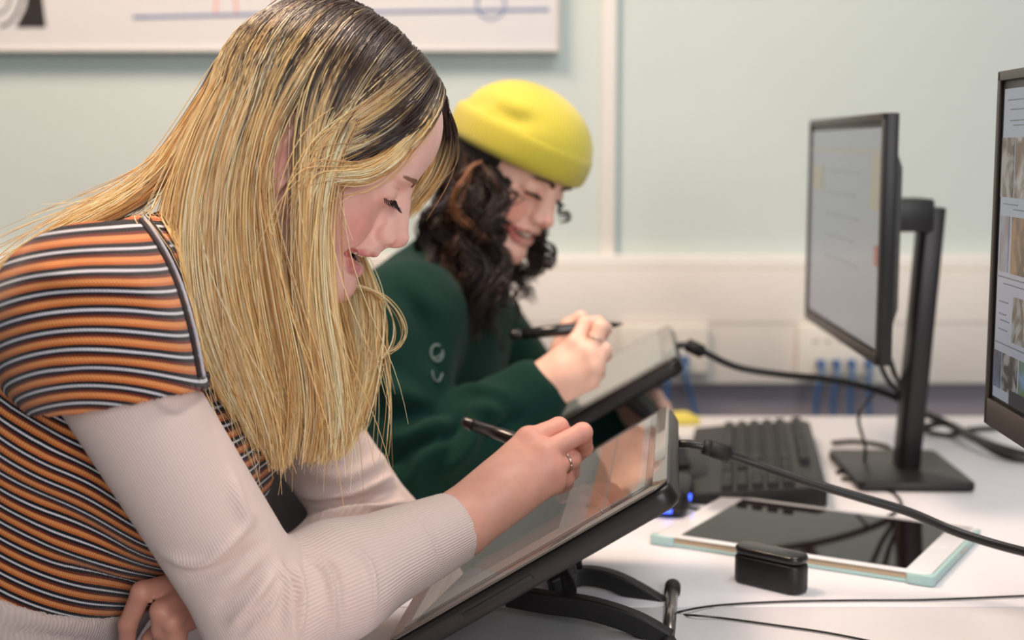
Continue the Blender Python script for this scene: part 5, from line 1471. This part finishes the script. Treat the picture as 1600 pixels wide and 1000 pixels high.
near_back = guides([
    [(582, 18, 1.297), (516, 84, 1.238), (460, 160, 1.212), (412, 228, 1.202), (404, 300, 1.197), (436, 400, 1.193), (450, 520, 1.196), (474, 620, 1.202), (452, 728, 1.210)],
    [(546, 0, 1.298), (470, 80, 1.240), (412, 170, 1.212), (385, 260, 1.202), (380, 350, 1.195), (390, 450, 1.190), (415, 560, 1.194), (445, 650, 1.200), (432, 742, 1.210)],
    [(521, -10, 1.299), (435, 80, 1.242), (372, 180, 1.214), (345, 270, 1.204), (335, 360, 1.196), (345, 460, 1.185), (372, 560, 1.190), (410, 650, 1.200), (428, 730, 1.210)],
    [(496, -18, 1.300), (405, 80, 1.248), (342, 180, 1.222), (312, 270, 1.208), (300, 360, 1.196), (306, 450, 1.180), (330, 550, 1.180), (372, 640, 1.192), (402, 705, 1.205)],
    [(478, -18, 1.302), (382, 84, 1.258), (318, 186, 1.236), (284, 275, 1.220), (268, 350, 1.206), (268, 420, 1.186), (290, 500, 1.176), (325, 575, 1.180), (360, 640, 1.195)],
    [(466, -16, 1.306), (366, 92, 1.272), (300, 196, 1.256), (262, 280, 1.240), (236, 335, 1.226), (222, 380, 1.206), (226, 420, 1.190), (250, 470, 1.180), (285, 540, 1.182)],
])
over_back = guides([
    [(446, 0, 1.306), (362, 96, 1.280), (300, 196, 1.262), (262, 272, 1.250), (226, 312, 1.244), (180, 336, 1.240), (130, 352, 1.244), (80, 378, 1.254)],
    [(446, 0, 1.31), (360, 100, 1.290), (300, 200, 1.280), (258, 272, 1.270), (206, 312, 1.266), (140, 342, 1.262), (70, 376, 1.270), (10, 420, 1.28)],
    [(446, 0, 1.32), (362, 98, 1.310), (304, 196, 1.305), (258, 268, 1.300), (198, 308, 1.300), (120, 346, 1.300), (40, 394, 1.30), (-50, 470, 1.31)],
    [(448, 0, 1.33), (366, 98, 1.335), (310, 196, 1.335), (262, 272, 1.335), (204, 318, 1.335), (130, 354, 1.335), (50, 400, 1.33), (-40, 476, 1.33)],
])
bang = guides([
    [(682, 138, 1.296), (662, 182, 1.262), (644, 224, 1.240), (616, 262, 1.226), (584, 285, 1.219), (550, 292, 1.212), (520, 278, 1.206), (500, 262, 1.204), (488, 300, 1.203), (486, 380, 1.204)],
    [(674, 122, 1.295), (654, 172, 1.258), (634, 216, 1.236), (604, 252, 1.224), (572, 268, 1.217), (540, 272, 1.210), (514, 262, 1.206), (496, 250, 1.204), (482, 300, 1.203), (478, 390, 1.204)],
    [(664, 110, 1.294), (628, 150, 1.250), (600, 178, 1.232), (565, 196, 1.222), (535, 206, 1.214), (510, 214, 1.208), (490, 232, 1.206), (478, 280, 1.204), (472, 340, 1.204), (474, 420, 1.205)],
    [(654, 98, 1.294), (612, 136, 1.246), (580, 162, 1.228), (548, 180, 1.220), (520, 196, 1.212), (498, 216, 1.207), (482, 246, 1.205), (470, 300, 1.204), (466, 360, 1.204), (470, 440, 1.205)],
    [(642, 84, 1.293), (598, 124, 1.242), (566, 152, 1.226), (536, 176, 1.218), (510, 200, 1.210), (490, 230, 1.206), (476, 270, 1.204), (464, 330, 1.204), (460, 400, 1.204), (466, 480, 1.205)],
])
far_bang = guides([
    [(676, 156, 1.312), (700, 182, 1.340), (708, 212, 1.356), (702, 246, 1.366), (684, 286, 1.374), (662, 316, 1.378), (640, 338, 1.380)],
    [(662, 134, 1.312), (688, 164, 1.346), (700, 200, 1.366), (694, 240, 1.376), (674, 282, 1.382), (652, 310, 1.384), (632, 336, 1.386)],
    [(650, 120, 1.312), (676, 150, 1.350), (684, 190, 1.376), (674, 235, 1.386), (652, 280, 1.390), (630, 310, 1.390), (600, 340, 1.390)],
])
far_side = guides([
    [(654, 96, 1.312), (650, 150, 1.366), (630, 220, 1.394), (600, 290, 1.402), (566, 360, 1.404), (545, 420, 1.400), (556, 470, 1.385), (576, 530, 1.370), (572, 610, 1.345), (550, 690, 1.315)],
    [(624, 66, 1.312), (612, 130, 1.370), (580, 220, 1.396), (548, 300, 1.402), (525, 380, 1.404), (528, 440, 1.400), (550, 500, 1.385), (566, 570, 1.360), (558, 640, 1.330), (532, 712, 1.290)],
    [(574, 24, 1.312), (550, 110, 1.376), (510, 220, 1.396), (480, 320, 1.402), (470, 400, 1.404), (480, 460, 1.395), (520, 530, 1.375), (545, 600, 1.345), (536, 660, 1.310), (508, 728, 1.270)],
    [(524, -5, 1.312), (480, 90, 1.378), (420, 200, 1.398), (380, 300, 1.404), (370, 390, 1.405), (400, 460, 1.395), (450, 530, 1.370), (490, 600, 1.340), (500, 660, 1.300), (480, 720, 1.260)],
    [(469, -12, 1.312), (390, 90, 1.372), (330, 200, 1.392), (290, 300, 1.400), (280, 380, 1.402), (310, 440, 1.395), (370, 510, 1.360), (420, 580, 1.320), (450, 640, 1.280), (452, 710, 1.250)],
])
far_low = guides([
    [(560, 380, 1.396), (572, 420, 1.390), (588, 470, 1.380), (588, 530, 1.370), (578, 600, 1.350), (556, 680, 1.320)],
    [(540, 380, 1.398), (552, 430, 1.394), (572, 490, 1.384), (576, 550, 1.366), (564, 620, 1.342), (540, 700, 1.305)],
    [(515, 380, 1.400), (525, 440, 1.398), (550, 510, 1.384), (560, 570, 1.362), (550, 640, 1.330), (524, 715, 1.290)],
])
temple = guides([
    [(668, 168, 1.272), (648, 196, 1.248), (620, 220, 1.230), (585, 236, 1.220), (550, 242, 1.213), (518, 246, 1.208), (492, 260, 1.206), (484, 320, 1.205)],
    [(650, 176, 1.256), (628, 202, 1.238), (598, 224, 1.226), (566, 238, 1.218), (536, 248, 1.212), (512, 256, 1.208), (490, 280, 1.206), (482, 340, 1.205)],
    [(640, 150, 1.262), (610, 176, 1.240), (578, 196, 1.228), (548, 212, 1.219), (522, 224, 1.212), (502, 236, 1.208), (486, 262, 1.206), (478, 320, 1.205)],
    [(600, 190, 1.232), (572, 212, 1.222), (548, 228, 1.216), (526, 240, 1.211), (508, 250, 1.208), (494, 268, 1.206), (484, 300, 1.206), (478, 350, 1.205)],
])
parts_h = [make_hair(temple, 620, 22, .0022, .005, .8, (.45, .95), fly=.03, cut=.3),
           make_hair(near_front, 1900, 40, .0026, .010, 1.0, (.17, .36)),
           make_hair(near_back, 4000, 100, .0030, .011, 1.2, (.13, .30)),
           make_hair(over_back, 1000, 28, .0040, .008, 1.0, (.10, .26), fly=.08),
           make_hair(bang, 650, 16, .0022, .004, .6, (.14, .26), fly=.04, cut=.15, urange=(0, .28)),
           make_hair(bang, 1200, 30, .0024, .005, .8, (.16, .46), fly=.03, cut=.2, urange=(.36, 1)),
           make_hair(far_bang, 260, 10, .0024, .004, 1.0, (.30, .75), fly=.08, cut=.2),
           make_hair(near_back, 60, 60, .004, .01, .2, (.1, .3), fly=1.0, cut=.5),
           make_hair(far_low, 800, 24, .0034, .006, 1.0, (-.5, -.4), fly=.04, cut=.3),
           make_hair(far_side, 1500, 40, .0034, .006, 1.0, (.16, .34), fly=.04)]
S_all = np.vstack([a for a, b in parts_h]); C_all = np.vstack([b for a, b in parts_h])
# a few stray loops below the chin and fine flyaways over the crown
loops = guides([[(540, 452, 1.36), (586, 462, 1.37), (620, 490, 1.37), (634, 522, 1.365), (620, 546, 1.36), (590, 554, 1.35), (566, 552, 1.34)],
                [(545, 446, 1.36), (580, 452, 1.37), (606, 470, 1.37), (628, 505, 1.365), (630, 530, 1.36), (606, 550, 1.355), (570, 556, 1.34)],
                [(540, 440, 1.36), (566, 446, 1.37), (590, 460, 1.375), (600, 500, 1.375), (596, 540, 1.37), (580, 580, 1.36), (570, 620, 1.34)]])
Sl, Cl = make_hair(loops, 10, 6, .0022, .004, 1, (-.4, -.3), fly=0, cut=.1)
S_all = np.vstack([S_all, Sl]); C_all = np.vstack([C_all, Cl])
gp = (.0042 + RNG.random((len(S_all), 1))**1.5*.0085)*np.clip(np.linspace(0, 1, LP)*9 + .55, 0, 1)[None]
S_all = pushout(fh, S_all, gp)
for _ in range(5):
    S_all[:, 1:-1] = S_all[:, 1:-1]*.4 + (S_all[:, :-2] + S_all[:, 2:])*.3
S_all = pushout(fh, S_all, gp*.85)
S_all = pushout(fc_, S_all, .0030)
rad = np.interp(np.linspace(0, 1, LP), [0, .1, .7, 1], [.00042, .00052, .00046, .00018])
rr = rad[None]*RNG.uniform(.75, 1.25, (len(S_all), 1))
hair1 = strands_mesh('hair', S_all, rr, C_all, M_hair1, w1, W1O)
hair1['kind'] = 'stuff'
cloth('scalp', lambda p, m=.03: SCl(p, m), HM1[:3, 3] + V3(-.30, -.14, -.12), HM1[:3, 3] + V3(.08, .14, .18), .004, M_scalp1, hair1, W1O)
